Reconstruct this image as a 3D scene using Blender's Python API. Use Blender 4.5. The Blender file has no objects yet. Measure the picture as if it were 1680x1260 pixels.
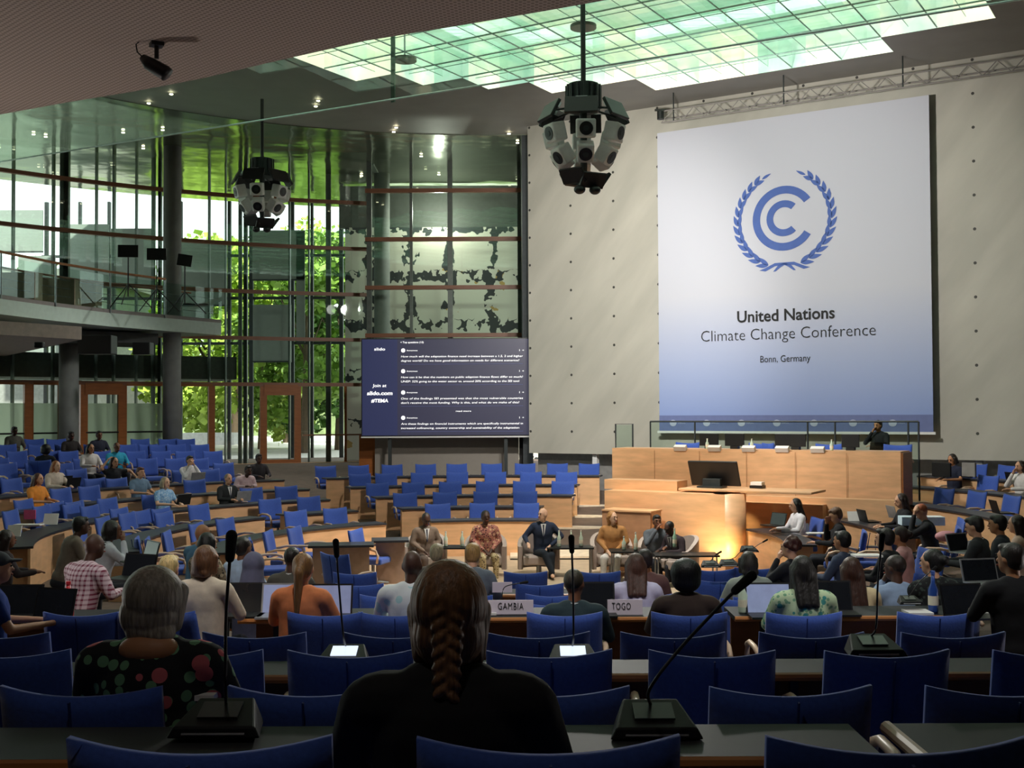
import bpy, bmesh, math, random
from mathutils import Vector, Matrix
random.seed(7)
scn = bpy.context.scene
COL = scn.collection
PI = math.pi
# ------------------------------------------------------------------ camera model (frame 1680x1260)
F = 1900.0
EYE = Vector((0, 0, 3.0))
CR = Matrix.Rotation(math.radians(90 + 1.417), 3, 'X') @ Matrix.Rotation(math.radians(-0.27), 3, 'Z')
def ray(px, py): return CR @ Vector((px - 840, 630 - py, -F))
def at(px, py, Y):
    v = ray(px, py); return EYE + v * (Y / v.y)
def atz(px, py, z):
    v = ray(px, py); return EYE + v * ((z - 3.0) / v.z)
cd = bpy.data.cameras.new('camera'); cam = bpy.data.objects.new('camera', cd); COL.objects.link(cam)
cam.location = EYE; cam.rotation_euler = CR.to_euler(); cd.sensor_fit = 'HORIZONTAL'; cd.sensor_width = 36
cd.lens = 36 * F / 1680; cd.clip_start = .1; cd.clip_end = 400
scn.camera = cam
CX, CY = -.4, 20.0
NR = [0, 5.2, 6.5, 7.8, 9.1, 11.2, 13.6, 14.7, 15.9, 17.5, 19, 60]
NZ = [0, 0, .07, .15, .28, .51, .83, .945, 1.07, 1.37, 1.4, 1.4]
def sstep(a, b, x):
    t = min(1, max(0, (x - a) / (b - a))); return t * t * (3 - 2 * t)
def G(x, y):
    r = math.hypot(x - CX, y - CY)
    if r < .01: return 0
    side = min(1.35, max(0, .1 * (r - 4.5)))
    i = 1
    while NR[i] < r: i += 1
    near = NZ[i-1] + (NZ[i] - NZ[i-1]) * (r - NR[i-1]) / (NR[i] - NR[i-1])
    w = sstep(.3, .8, (CY - y) / r)
    return side * (1 - w) + near * w
def solve(px, py, h):
    v = ray(px, py); Y = 14.0; prev = None
    while Y < 41:
        p = EYE + v * (Y / v.y); f = p.z - h - G(p.x, p.y)
        if prev is not None and prev > 0 and f <= 0: return p
        prev = f; Y += .02
    return EYE + v * (22 / v.y)
def ringpt(px, R, far=True):      # where the vertical plane of a column of the view meets the ring of radius R
    v = ray(px, 677); s = v.x / v.y
    a = 1 + s * s; b = -2 * CY - 2 * s * CX; c = CX * CX + CY * CY - R * R
    d = b * b - 4 * a * c
    d = math.sqrt(max(d, 0)); Y = (-b + (d if far else -d)) / (2 * a)
    return Vector((s * Y, Y, 0))
def phi(p): return math.atan2(p.y - CY, p.x - CX)
def pol(R, a, z=0): return Vector((CX + R * math.cos(a), CY + R * math.sin(a), z))
# ------------------------------------------------------------------ materials
def srgb(c):
    if isinstance(c, str): c = [int(c[i:i+2], 16) for i in (0, 2, 4)]
    return tuple(((x / 255) / 12.92 if x <= 10 else ((x / 255 + .055) / 1.055) ** 2.4) for x in c) + (1,)
MATS = {}
def mat(name, c, rough=.6, metal=0, var=.12, scale=8, spec=.5, bump=0, stretch=None, emit=None, es=0, coat=0, sheen=0):
    if name in MATS: return MATS[name]
    m = bpy.data.materials.new(name); m.use_nodes = True; nt = m.node_tree; N = nt.nodes; L = nt.links
    b = N['Principled BSDF']; b.inputs['Roughness'].default_value = rough; b.inputs['Metallic'].default_value = metal
    b.inputs['Specular IOR Level'].default_value = spec; b.inputs['Coat Weight'].default_value = coat
    b.inputs['Sheen Weight'].default_value = sheen
    c = srgb(c)
    tc = N.new('ShaderNodeTexCoord'); mp = N.new('ShaderNodeMapping'); L.new(tc.outputs['Object'], mp.inputs[0])
    if stretch: mp.inputs['Scale'].default_value = stretch
    no = N.new('ShaderNodeTexNoise'); no.inputs['Scale'].default_value = scale; no.inputs['Detail'].default_value = 4
    L.new(mp.outputs[0], no.inputs['Vector'])
    rp = N.new('ShaderNodeValToRGB'); e = rp.color_ramp.elements
    e[0].position = .3; e[1].position = .7
    e[0].color = tuple(x * (1 - var) for x in c[:3]) + (1,); e[1].color = tuple(min(1, x * (1 + var)) for x in c[:3]) + (1,)
    L.new(no.outputs['Fac'], rp.inputs[0]); L.new(rp.outputs[0], b.inputs['Base Color'])
    if bump:
        bp = N.new('ShaderNodeBump'); bp.inputs['Strength'].default_value = bump; bp.inputs['Distance'].default_value = .02
        L.new(no.outputs['Fac'], bp.inputs['Height']); L.new(bp.outputs[0], b.inputs['Normal'])
    if emit is not None:
        b.inputs['Emission Color'].default_value = srgb(emit); b.inputs['Emission Strength'].default_value = es
    MATS[name] = m; return m
def glassmat(name, tint, refl=.08, tr=1.0, rough=.02, frost=None):
    if name in MATS: return MATS[name]
    m = bpy.data.materials.new(name); m.use_nodes = True; nt = m.node_tree; N = nt.nodes; L = nt.links
    N.remove(N['Principled BSDF']); out = N['Material Output']
    t = N.new('ShaderNodeBsdfTransparent'); t.inputs[0].default_value = srgb(tint)
    g = N.new('ShaderNodeBsdfGlossy'); g.inputs['Roughness'].default_value = rough; g.inputs[0].default_value = (.85, .95, .9, 1)
    fr = N.new('ShaderNodeFresnel'); fr.inputs[0].default_value = 1.45
    ad = N.new('ShaderNodeMath'); ad.operation = 'ADD'; ad.inputs[1].default_value = refl; ad.use_clamp = True
    L.new(fr.outputs[0], ad.inputs[0])
    mx = N.new('ShaderNodeMixShader'); L.new(ad.outputs[0], mx.inputs[0]); L.new(t.outputs[0], mx.inputs[1]); L.new(g.outputs[0], mx.inputs[2])
    last = mx
    if frost:
        d = N.new('ShaderNodeBsdfDiffuse'); d.inputs[0].default_value = srgb(frost)
        tl = N.new('ShaderNodeBsdfTranslucent'); tl.inputs[0].default_value = srgb(frost)
        a = N.new('ShaderNodeMixShader'); a.inputs[0].default_value = .6; L.new(d.outputs[0], a.inputs[1]); L.new(tl.outputs[0], a.inputs[2])
        m2 = N.new('ShaderNodeMixShader'); m2.inputs[0].default_value = .8; L.new(mx.outputs[0], m2.inputs[1]); L.new(a.outputs[0], m2.inputs[2]); last = m2
    L.new(last.outputs[0], out.inputs[0]); MATS[name] = m; return m
def ramp_mat(name, build, rough=.7, **kw):   # build(N, L, bsdf) wires a pattern
    if name in MATS: return MATS[name]
    m = bpy.data.materials.new(name); m.use_nodes = True
    b = m.node_tree.nodes['Principled BSDF']; b.inputs['Roughness'].default_value = rough
    build(m.node_tree.nodes, m.node_tree.links, b); MATS[name] = m; return m
def nmath(N, L, op, a, b=None, c=None):
    n = N.new('ShaderNodeMath'); n.operation = op
    for i, v in enumerate((a, b, c)):
        if v is None: continue
        if isinstance(v, (int, float)): n.inputs[i].default_value = v
        else: L.new(v, n.inputs[i])
    return n.outputs[0]
def nmix(N, L, f, a, b):
    n = N.new('ShaderNodeMix'); n.data_type = 'RGBA'
    if isinstance(f, (int, float)): n.inputs[0].default_value = f
    else: L.new(f, n.inputs[0])
    for i, v in ((6, a), (7, b)):
        if isinstance(v, tuple): n.inputs[i].default_value = v
        else: L.new(v, n.inputs[i])
    return n.outputs[2]
# ------------------------------------------------------------------ mesh helpers
class MB:
    def __init__(s): s.v = []; s.f = []
    def quad(s, a, b, c, d):
        n = len(s.v); s.v += [tuple(a), tuple(b), tuple(c), tuple(d)]; s.f.append((n, n+1, n+2, n+3)); return s
    def hexa(s, p):     # p: 8 points, bottom 4 then top 4
        n = len(s.v); s.v += [tuple(q) for q in p]
        for f in ((3,2,1,0),(4,5,6,7),(0,1,5,4),(1,2,6,5),(2,3,7,6),(3,0,4,7)): s.f.append(tuple(n+i for i in f))
        return s
    def box(s, c, size, rot=None):
        c = Vector(c); h = Vector(size) / 2; P = []
        for z in (-1, 1):
            for x, y in ((-1,-1),(1,-1),(1,1),(-1,1)):
                p = Vector((x*h.x, y*h.y, z*h.z)); P.append(c + (rot @ p if rot else p))
        return s.hexa(P)
    def span(s, a, b):
        a = Vector(a); b = Vector(b); return s.box((a+b)/2, [abs(x) for x in (b-a)])
    def tube(s, pts, r, n=8, closed=True):
        pts = [Vector(p) for p in pts]; rs = r if isinstance(r, (list, tuple)) else [r]*len(pts)
        base = len(s.v); up = Vector((0,0,1))
        for i, p in enumerate(pts):
            d = (pts[min(i+1, len(pts)-1)] - pts[max(i-1, 0)]).normalized()
            u = d.cross(up if abs(d.z) < .95 else Vector((1,0,0))).normalized(); w = d.cross(u).normalized()
            for k in range(n):
                a = 2*PI*k/n; s.v.append(tuple(p + u*math.cos(a)*rs[i] + w*math.sin(a)*rs[i]))
        for i in range(len(pts)-1):
            for k in range(n):
                a = base+i*n+k; b = base+i*n+(k+1)%n; s.f.append((a, b, b+n, a+n))
        if closed:
            s.f.append(tuple(base+k for k in range(n))[::-1]); s.f.append(tuple(base+(len(pts)-1)*n+k for k in range(n)))
        return s
    def ell(s, c, r, rot=None, nu=14, nv=9):
        c = Vector(c)
        if isinstance(r, (int, float)): r = (r, r, r)
        base = len(s.v)
        for j in range(1, nv):
            t = PI*j/nv
            for i in range(nu):
                a = 2*PI*i/nu; p = Vector((r[0]*math.sin(t)*math.cos(a), r[1]*math.sin(t)*math.sin(a), r[2]*math.cos(t)))
                s.v.append(tuple(c + (rot @ p if rot else p)))
        top = len(s.v); p = Vector((0,0,r[2])); s.v.append(tuple(c + (rot @ p if rot else p))); s.v.append(tuple(c - (rot @ p if rot else p)))
        for j in range(nv-2):
            for i in range(nu):
                a = base+j*nu+i; b = base+j*nu+(i+1)%nu; s.f.append((a, a+nu, b+nu, b))
        for i in range(nu):
            s.f.append((top, base+i, base+(i+1)%nu)); l = base+(nv-2)*nu; s.f.append((top+1, l+(i+1)%nu, l+i))
        return s
    def cap(s, a, b, r0, r1=None, n=10):   # tapered capsule
        a = Vector(a); b = Vector(b); r1 = r0 if r1 is None else r1; d = b-a; l = d.length
        d = d.normalized() if l > 1e-6 else Vector((0,0,1)); pts = []; rs = []
        for t in (80, 55, 28, 0): pts.append(a - d*r0*math.sin(math.radians(t))); rs.append(r0*math.cos(math.radians(t)))
        for t in (0, 28, 55, 80): pts.append(b + d*r1*math.sin(math.radians(t))); rs.append(r1*math.cos(math.radians(t)))
        base = len(s.v); u = d.cross(Vector((0,0,1)) if abs(d.z) < .9 else Vector((1,0,0))).normalized(); w = d.cross(u)
        for i, p in enumerate(pts):
            for k in range(n):
                q = 2*PI*k/n; s.v.append(tuple(p + u*math.cos(q)*rs[i] + w*math.sin(q)*rs[i]))
        for i in range(len(pts)-1):
            for k in range(n):
                x = base+i*n+k; y = base+i*n+(k+1)%n; s.f.append((x, y, y+n, x+n))
        s.f.append(tuple(base+k for k in range(n))[::-1]); s.f.append(tuple(base+(len(pts)-1)*n+k for k in range(n)))
        return s
    def ring(s, R0, R1, a0, a1, z0, z1, n=None, c=(CX, CY)):   # arc slab; z may be functions
        n = n or max(2, int(abs(a1-a0)*max(R0, R1)/.35)+1); fz = lambda z, x, y: z(x, y) if callable(z) else z
        base = len(s.v)
        for i in range(n+1):
            a = a0+(a1-a0)*i/n
            pts = [(c[0]+R*math.cos(a), c[1]+R*math.sin(a)) for R in (R0, R1)]
            (x0, y0), (x1, y1) = pts
            s.v += [(x0,y0,fz(z0,x0,y0)), (x1,y1,fz(z0,x1,y1)), (x1,y1,fz(z1,x1,y1)), (x0,y0,fz(z1,x0,y0))]
        for i in range(n):
            for k in range(4):
                a = base+i*4+k; b = base+i*4+(k+1)%4; s.f.append((a, b, b+4, a+4))
        s.f.append((base+3, base+2, base+1, base)); e = base+n*4; s.f.append((e, e+1, e+2, e+3)); return s
    def grid(s, fn, nu, nv, closed_u=False):
        base = len(s.v)
        for j in range(nv+1):
            for i in range(nu+1): s.v.append(tuple(fn(i/nu, j/nv)))
        for j in range(nv):
            for i in range(nu):
                a = base+j*(nu+1)+i; s.f.append((a, a+1, a+nu+2, a+nu+1))
        return s
    def build(s, name, m, parent=None, smooth=False, bevel=0, fix=True, sub=0, **tags):
        me = bpy.data.meshes.new(name); me.from_pydata(s.v, [], s.f)
        if fix:
            bm = bmesh.new(); bm.from_mesh(me); bmesh.ops.recalc_face_normals(bm, faces=bm.faces); bm.to_mesh(me); bm.free()
        if m: me.materials.append(m)
        if smooth: me.polygons.foreach_set('use_smooth', [True]*len(me.polygons))
        o = bpy.data.objects.new(name, me); COL.objects.link(o)
        if parent: o.parent = parent
        if bevel:
            b = o.modifiers.new('bevel', 'BEVEL'); b.width = bevel; b.segments = 2; b.limit_method = 'ANGLE'
        if sub:
            b = o.modifiers.new('sub', 'SUBSURF'); b.levels = sub; b.render_levels = sub
        for k, v in tags.items(): o[k] = v
        return o
def rz(a): return Matrix.Rotation(a, 3, 'Z')
def empty(name, loc, rot=0, scale=1, **tags):
    o = bpy.data.objects.new(name, None); COL.objects.link(o); o.location = loc; o.rotation_euler = (0, 0, rot)
    o.scale = (scale,)*3 if isinstance(scale, (int, float)) else scale
    for k, v in tags.items(): o[k] = v
    return o
def tree_copy(o, parent=None):
    c = o.copy(); COL.objects.link(c)
    if parent: c.parent = parent
    for ch in list(KIDS.get(o.name, [])): tree_copy(ch, c)
    return c
KIDS = {}
def remember(root):
    for o in COL.objects:
        if o.parent: KIDS.setdefault(o.parent.name, [])
    KIDS[root.name] = [o for o in COL.objects if o.parent == root]
    for k in KIDS[root.name]: KIDS[k.name] = [o for o in COL.objects if o.parent == k]
ORD = ['first','second','third','fourth','fifth','sixth','seventh','eighth','ninth','tenth','eleventh','twelfth','thirteenth','fourteenth','fifteenth','sixteenth','seventeenth','eighteenth','nineteenth','twentieth']
def place_word(i, n):
    if n == 1: return 'the only one'
    if i == 0: return 'leftmost'
    if i == n-1: return 'rightmost'
    return ORD[i] + ' from the left'
def facing(p, q=(CX, CY)): return math.atan2(q[1]-p[1], q[0]-p[0]) - PI/2      # local +y turned towards q
# ------------------------------------------------------------------ palette
def wood(name, c, sc=(1, 1, 6)):
    return mat(name, c, rough=.42, var=.13, scale=3, stretch=sc, spec=.4)
M_wood = wood('maple', 'e4b588', (.6, .6, 3)); M_woodd = wood('oak_dark', '9a6236'); M_rail = wood('rail_wood', '8f5f45')
M_woodf = wood('door_wood', 'a2602c')
M_edge = wood('edge_wood', 'b5743c')
M_top = mat('desk_top', '35363c', rough=.38, var=.08, spec=.45)
M_blue = mat('blue_fabric', '3757ae', rough=.85, var=.1, scale=60, bump=.1, sheen=.25)
M_black = mat('black_plastic', '131315', rough=.45, var=.1)
M_metal = mat('brushed_metal', '9a9ca0', rough=.35, metal=.8)
M_dmetal = mat('dark_metal', '34393a', rough=.5, metal=.3)
M_white = mat('white_paint', 'e4e4e2', rough=.6, var=.04)
M_paper = mat('paper', 'f0eeea', rough=.7, var=.03)
M_grey = mat('grey_paint', '8f8a86', rough=.8, var=.05)
M_conc = mat('concrete', '8c908c', rough=.85, var=.12, scale=3)
M_arm = mat('light_bentwood', 'e3c4a8', rough=.4, var=.08, scale=5)
# ================================================================== SETTING
S = 'structure'
# floor: raked dish
fb = MB(); nr, na = 46, 120
def fl(i, j):
    r = 24.5*j; a = 2*PI*i; x = CX+r*math.cos(a); y = CY+r*math.sin(a); return (x, y, G(x, y))
fb.grid(fl, na, nr)
M_carpet = mat('floor_parquet', '6a5a50', rough=.7, var=.15, scale=5)
fo = fb.build('floor', M_carpet, smooth=True, kind=S)
# pale parquet in the well
M_parq = wood('pale_parquet', 'c9b49a', (2, 2, 1))
MB().ring(0.02, 4.3, math.radians(-30), math.radians(210), .0, .012, 60).build('floor_well', M_parq, kind=S).name = 'floor'
# stage wall ----------------------------------------------------
WD = Vector((.853, -.522, 0)).normalized(); WN = Vector((-WD.y*-1*-1, 0, 0))
WN = Vector((-.522, -.853, 0)).normalized()          # towards the hall
W0 = Vector((.5, 33, 0))
def wp(t, z, off=0): return W0 + WD*t + Vector((0, 0, z)) + WN*off
def wallhit(px, py, off=0):
    v = ray(px, py); o = W0 + WN*off; k = (o - EYE).dot(WN) / v.dot(WN); p = EYE + v*k
    return (p - o).dot(WD), p.z
M3 = Matrix((( WD.x, -WN.x, 0), (WD.y, -WN.y, 0), (0, 0, 1)))     # local x along wall, local y into wall
def wallbuild(N, L, b):
    tc = N.new('ShaderNodeTexCoord'); sx = N.new('ShaderNodeSeparateXYZ'); L.new(tc.outputs['Object'], sx.inputs[0])
    X, Z = sx.outputs[0], sx.outputs[2]
    # plaster mottling, slanted to paint the skylight's light streaks into the wall colour
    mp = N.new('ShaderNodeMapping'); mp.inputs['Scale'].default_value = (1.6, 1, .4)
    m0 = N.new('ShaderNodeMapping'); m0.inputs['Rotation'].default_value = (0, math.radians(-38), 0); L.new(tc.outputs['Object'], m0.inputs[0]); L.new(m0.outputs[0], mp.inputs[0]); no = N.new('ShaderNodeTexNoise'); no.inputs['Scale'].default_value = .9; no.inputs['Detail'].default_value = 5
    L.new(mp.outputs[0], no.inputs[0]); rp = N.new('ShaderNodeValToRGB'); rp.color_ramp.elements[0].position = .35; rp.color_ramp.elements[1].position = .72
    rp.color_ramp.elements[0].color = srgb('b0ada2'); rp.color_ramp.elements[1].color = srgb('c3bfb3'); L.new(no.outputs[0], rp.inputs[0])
    # anchor holes on a regular grid
    px = nmath(N, L, 'SUBTRACT', nmath(N, L, 'FRACT', nmath(N, L, 'DIVIDE', nmath(N, L, 'ADD', X, 50-.82+.665), 1.33)), .5)
    row = nmath(N, L, 'FLOOR', nmath(N, L, 'DIVIDE', nmath(N, L, 'ADD', X, 50-.82), 1.33))
    off = nmath(N, L, 'MULTIPLY', nmath(N, L, 'MODULO', row, 2.0), .39)
    pz = nmath(N, L, 'SUBTRACT', nmath(N, L, 'FRACT', nmath(N, L, 'DIVIDE', nmath(N, L, 'ADD', Z, .3), .79)), .5)
    dx = nmath(N, L, 'MULTIPLY', px, 1.33); dz = nmath(N, L, 'MULTIPLY', pz, .79)
    d = nmath(N, L, 'SQRT', nmath(N, L, 'ADD', nmath(N, L, 'POWER', nmath(N, L, 'ABSOLUTE', dx), 2.0), nmath(N, L, 'POWER', nmath(N, L, 'ABSOLUTE', dz), 2.0)))
    hole = nmath(N, L, 'LESS_THAN', d, .036)
    L.new(nmix(N, L, hole, rp.outputs[0], srgb('3a3834')), b.inputs['Base Color'])
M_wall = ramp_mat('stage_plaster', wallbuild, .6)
def oriented(name, m, c, size, kind=None, parent=None, bevel=0):   # a box whose local x runs along the stage wall
    o = MB().box((0,0,0), size).build(name, m, parent, bevel=bevel); o.location = c; o.rotation_euler = M3.to_euler()
    if kind: o['kind'] = kind
    return o
t0, _ = wallhit(868, 700)
tb = 21.0
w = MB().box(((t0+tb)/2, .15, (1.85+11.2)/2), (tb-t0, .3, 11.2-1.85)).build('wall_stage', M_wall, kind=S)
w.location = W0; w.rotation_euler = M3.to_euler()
M_rec = mat('recess_grey', '8b8a88', rough=.8)
w = MB().box(((t0+tb)/2, .55, 1.2), (tb-t0, .1, 2.2)).build('wall_stage_recess', M_rec, kind=S)
w.location = W0; w.rotation_euler = M3.to_euler()
for i, t in enumerate((2.0, 3.2, 12.0, 14.5)):
    o = MB().box((t, .2, 1.2), (.14, .14, 1.6)).build('trim_%d' % (i+1), M_white, kind=S); o.location = W0; o.rotation_euler = M3.to_euler()
# ceiling (stepped skylight opening) -----------------------------
ZC = 11.2; CELL = 1.183
def uv(u, v): return Vector((.853*u+.522*v, -.522*u+.853*v, ZC))
U0, V0 = -9.2, 16.9
inside = lambda i, j: math.hypot(i*CELL, j*CELL) < 9.95
UPS = []; cb = MB(); M_ceil = mat('ceiling_grey', '8c8a86', rough=.55, var=.06, scale=1.5)
for i in range(-16, 24):
    for j in range(-26, 21):
        c = uv(U0+i*CELL, V0+j*CELL); v = V0+j*CELL
        if inside(i, j) or v > 29.6: continue
        if c.x < -20.5 or math.hypot(c.x-CX, c.y-CY) > 19.4 and c.y > 20 and c.x < 0: continue
        a, b2, c2, d = [uv(U0+(i+s)*CELL, V0+(j+t)*CELL) for s, t in ((-.5,-.5),(.5,-.5),(.5,.5),(-.5,.5))]
        cb.quad(a, b2, c2, d)
        for (p, q, di, dj) in ((a, b2, 0, -1), (b2, c2, 1, 0), (c2, d, 0, 1), (d, a, -1, 0)):
            if inside(i+di, j+dj): UPS.append((p, q, q+Vector((0,0,.7)), p+Vector((0,0,.7))))
cb.build('ceiling', M_ceil, fix=False, kind=S)
# glossy outer ceiling and roof overhang, beyond the skylit hall
def glossc(N, L, b):
    b.inputs['Metallic'].default_value = .85; b.inputs['Roughness'].default_value = .16
    b.inputs['Base Color'].default_value = srgb('a2ab98')
    tc = N.new('ShaderNodeTexCoord'); no = N.new('ShaderNodeTexNoise'); no.inputs['Scale'].default_value = .35; no.inputs['Detail'].default_value = 3
    L.new(tc.outputs['Object'], no.inputs[0]); bp = N.new('ShaderNodeBump'); bp.inputs['Strength'].default_value = .35; bp.inputs['Distance'].default_value = .3
    L.new(no.outputs[0], bp.inputs['Height']); L.new(bp.outputs[0], b.inputs['Normal'])
M_gloss = ramp_mat('polished_ceiling', glossc, .16)
M_gloss.node_tree.nodes['Principled BSDF'].inputs['Roughness'].default_value = .14
MB().ring(14, 26.5, math.radians(78), math.radians(205), ZC-.02, ZC+.5, 60).build('ceiling_outer', M_gloss, kind=S).name = 'ceiling'
# luminous skylight panes and hanging glass fins
def skyb(N, L, b):
    tc = N.new('ShaderNodeTexCoord'); mp = N.new('ShaderNodeMapping'); mp.inputs['Rotation'].default_value = (0, 0, math.radians(31.5)); mp.inputs['Scale'].default_value = (.845, .845, 0)
    L.new(tc.outputs['Object'], mp.inputs[0]); fl_ = N.new('ShaderNodeVectorMath'); fl_.operation = 'FLOOR'; L.new(mp.outputs[0], fl_.inputs[0])
    g = N.new('ShaderNodeTexWhiteNoise'); L.new(fl_.outputs[0], g.inputs[0])
    n0 = N.new('ShaderNodeTexNoise'); n0.inputs['Scale'].default_value = 1.6; n0.inputs['Detail'].default_value = 3; L.new(tc.outputs['Object'], n0.inputs[0])
    av = nmath(N, L, 'ADD', nmath(N, L, 'MULTIPLY', g.outputs[0], .45), nmath(N, L, 'MULTIPLY', n0.outputs[0], .55)); no = type('o', (), {'outputs': [av]})
    rp = N.new('ShaderNodeValToRGB'); rp.color_ramp.elements[0].position = .22; rp.color_ramp.elements[0].color = srgb('8fc0aa')
    e = rp.color_ramp.elements.new(.5); e.color = srgb('cfe3d4'); e = rp.color_ramp.elements.new(.38); e.color = srgb('b2d4c0'); e = rp.color_ramp.elements.new(.62); e.color = srgb('f3f1dc'); rp.color_ramp.elements[-1].position = .72; rp.color_ramp.elements[-1].color = srgb('fff6dc')
    L.new(no.outputs[0], rp.inputs[0]); L.new(rp.outputs[0], b.inputs['Emission Color'])
    b.inputs['Emission Strength'].default_value = SKY_E; L.new(rp.outputs[0], b.inputs['Base Color'])
SKY_E = .8
M_sky = ramp_mat('skylight_glass', skyb, .4)
M_fin = glassmat('green_glass_fin', 'f3f8f4', refl=.06)
M_gedge = mat('glass_edge', 'bfeadb', rough=.3, emit='bfeadb', es=.0)
sb = MB(); fn = MB(); eb = MB()
for i in range(-9, 10):
    for j in range(-9, 10):
        if not inside(i, j): continue
        zz = ZC + .95 + .3*max(0, 3-int(math.hypot(i, j)/2.6))
        P = [uv(U0+(i+s)*CELL, V0+(j+t)*CELL) for s, t in ((-.5,-.5),(.5,-.5),(.5,.5),(-.5,.5))]
        for p in P: p.z = zz
        sb.quad(*P)
        zf = lambda a, b: (ZC + .95 + .3*max(0, 3-int(math.hypot(a, b)/2.6))) if inside(a, b) else ZC+.7
        for (p, q, di, dj) in ((P[0], P[1], 0, -1), (P[1], P[2], 1, 0), (P[2], P[3], 0, 1), (P[3], P[0], -1, 0)):
            z2 = zf(i+di, j+dj)
            if z2 < zz-.01: sb.quad(p, q, Vector((q.x, q.y, z2)), Vector((p.x, p.y, z2)))
        tier = .22*max(0, 4-int(math.hypot(i, j)/2.2))
        for (p, q) in ((P[0], P[1]), (P[1], P[2])) :
            zt = ZC+.6; zb = ZC+.02
            a = Vector((p.x, p.y, zb)); b2 = Vector((q.x, q.y, zb))
            fn.quad(a, b2, Vector((q.x, q.y, zt)), Vector((p.x, p.y, zt)))
            eb.tube([a, b2], .02, 4)
            nn = (P[2]-P[1] if (p is P[0]) else P[0]-P[1])/2; a3, b3 = a+Vector((nn.x, nn.y, .12)), b2+Vector((nn.x, nn.y, .12))
            fn.quad(a3, b3, b3+Vector((0,0,.5)), a3+Vector((0,0,.5))); eb.tube([a3, b3], .01, 4)
            hz = Vector((0, 0, 1.9)); fn.quad(Vector((p.x, p.y, zt+.35)), Vector((q.x, q.y, zt+.35)), Vector((q.x, q.y, zz+.3)), Vector((p.x, p.y, zz+.3)))
for u_ in UPS: sb.quad(*u_)
sk = sb.build('window_1', M_sky, fix=False, kind=S)
fn.build('glass_fin', M_fin, sk, fix=False); eb.build('fin_edge', M_gedge, sk)
# glass apron hanging below the ceiling, parallel to the stage wall
ZA = 9.0
A = atz(-60, 275, ZA); B = atz(1700, -5, ZA)
ap = MB(); ap.quad(A, B, B+Vector((0,0,ZC-ZA)), A+Vector((0,0,ZC-ZA)))
ap = ap.build('window_2', glassmat('clear_apron', 'e9f5ef', refl=.02), fix=False, kind=S)
MB().tube([A, B], .018, 6).build('lower_edge', mat('bright_edge', 'd5ece6', rough=.2, metal=.3), ap)
J = atz(645, 168, ZA); MB().box(J+Vector((0, 0, 1.1)), (.09, .03, 2.2), rz(-.55)).build('joint_post', mat('joint_green', '2c4a3e', rough=.3), ap)
# soffit over the near seats -------------------------------------
def soffb(N, L, b):
    tc = N.new('ShaderNodeTexCoord'); sx = N.new('ShaderNodeSeparateXYZ'); L.new(tc.outputs['Object'], sx.inputs[0])
    s = nmath(N, L, 'SINE', nmath(N, L, 'MULTIPLY', sx.outputs[0], 105.0)); t = nmath(N, L, 'SINE', nmath(N, L, 'MULTIPLY', sx.outputs[1], 105.0))
    h = nmath(N, L, 'GREATER_THAN', nmath(N, L, 'MULTIPLY', s, t), .25)
    L.new(nmix(N, L, h, srgb('c4b2a6'), srgb('8f7f75')), b.inputs['Base Color'])
M_soff = ramp_mat('perforated_soffit', soffb, .8)
ZS = 6.0
edge = [atz(px, py, ZS) for px, py in ((-250, 232), (-120, 210), (0, 188), (110, 168), (214, 151), (330, 129), (450, 101), (600, 67), (760, 41), (900, 17), (990, 1), (1150, -26), (1400, -66), (1800, -125))]
sf = MB(); sfe = MB()
for a, b2 in zip(edge, edge[1:]):
    sf.quad(a, b2, Vector((b2.x*1.6+1, -6, ZS)), Vector((a.x*1.6+1, -6, ZS)))
    up = Vector((0, .12, .16)); sfe.quad(a, b2, b2+up, a+up); sfe.quad(a+up, b2+up, b2+Vector((0,-1,5.2)), a+Vector((0,-1,5.2)))
so = sf.build('ceiling_soffit', M_soff, fix=False, kind=S); so.name = 'ceiling'
sfe.build('trim_9', mat('soffit_edge', 'b3a79d', rough=.7), fix=False, kind=S)
# side and rear walls (out of frame, close the room)
M_dark = mat('dark_wall', '3a332e', rough=.9)
MB().span((-20.4, -3.2, 0), (17.8, -3, 11.3)).build('wall_rear', M_dark, kind=S)
MB().span((17.6, -3, 0), (17.8, 24, 11.4)).build('wall_right', M_dark, kind=S)
MB().span((-20.4, -3, 0), (-20.2, 16.6, 11.4)).build('wall_left', M_dark, kind=S)
# facade ---------------------------------------------------------
RF = 20.2; ZB = 1.35
def fang(px, R=RF): return phi(ringpt(px, R))
TZ = [3.97, 5.5, 7.05, 8.62, 10.2]
aL, aR = fang(-160), fang(602)
def wavyglass(): return glassmat('facade_glass', 'dcece2', refl=.03)
M_fg = wavyglass()
f1 = MB(); n = 40
for i in range(n):
    a, b2 = aL+(aR-aL)*i/n, aL+(aR-aL)*(i+1)/n
    f1.quad(pol(RF, a, 3.97), pol(RF, b2, 3.97), pol(RF, b2, ZC), pol(RF, a, ZC))
for i in range(12):
    a, b2 = aL+(math.radians(190)-aL)*i/12, aL+(math.radians(190)-aL)*(i+1)/12
    f1.quad(pol(RF, a, 1.3), pol(RF, b2, 1.3), pol(RF, b2, ZC), pol(RF, a, ZC))
win = f1.build('window_3', M_fg, fix=False, smooth=True, kind=S)
for z in TZ:
    MB().ring(RF-.12, RF+.02, aR, aL, z-.05, z+.07, 50).build('transom', M_rail, win)
M_mull = mat('mullion_dark', '5d655f', rough=.45, metal=.4)
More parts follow.
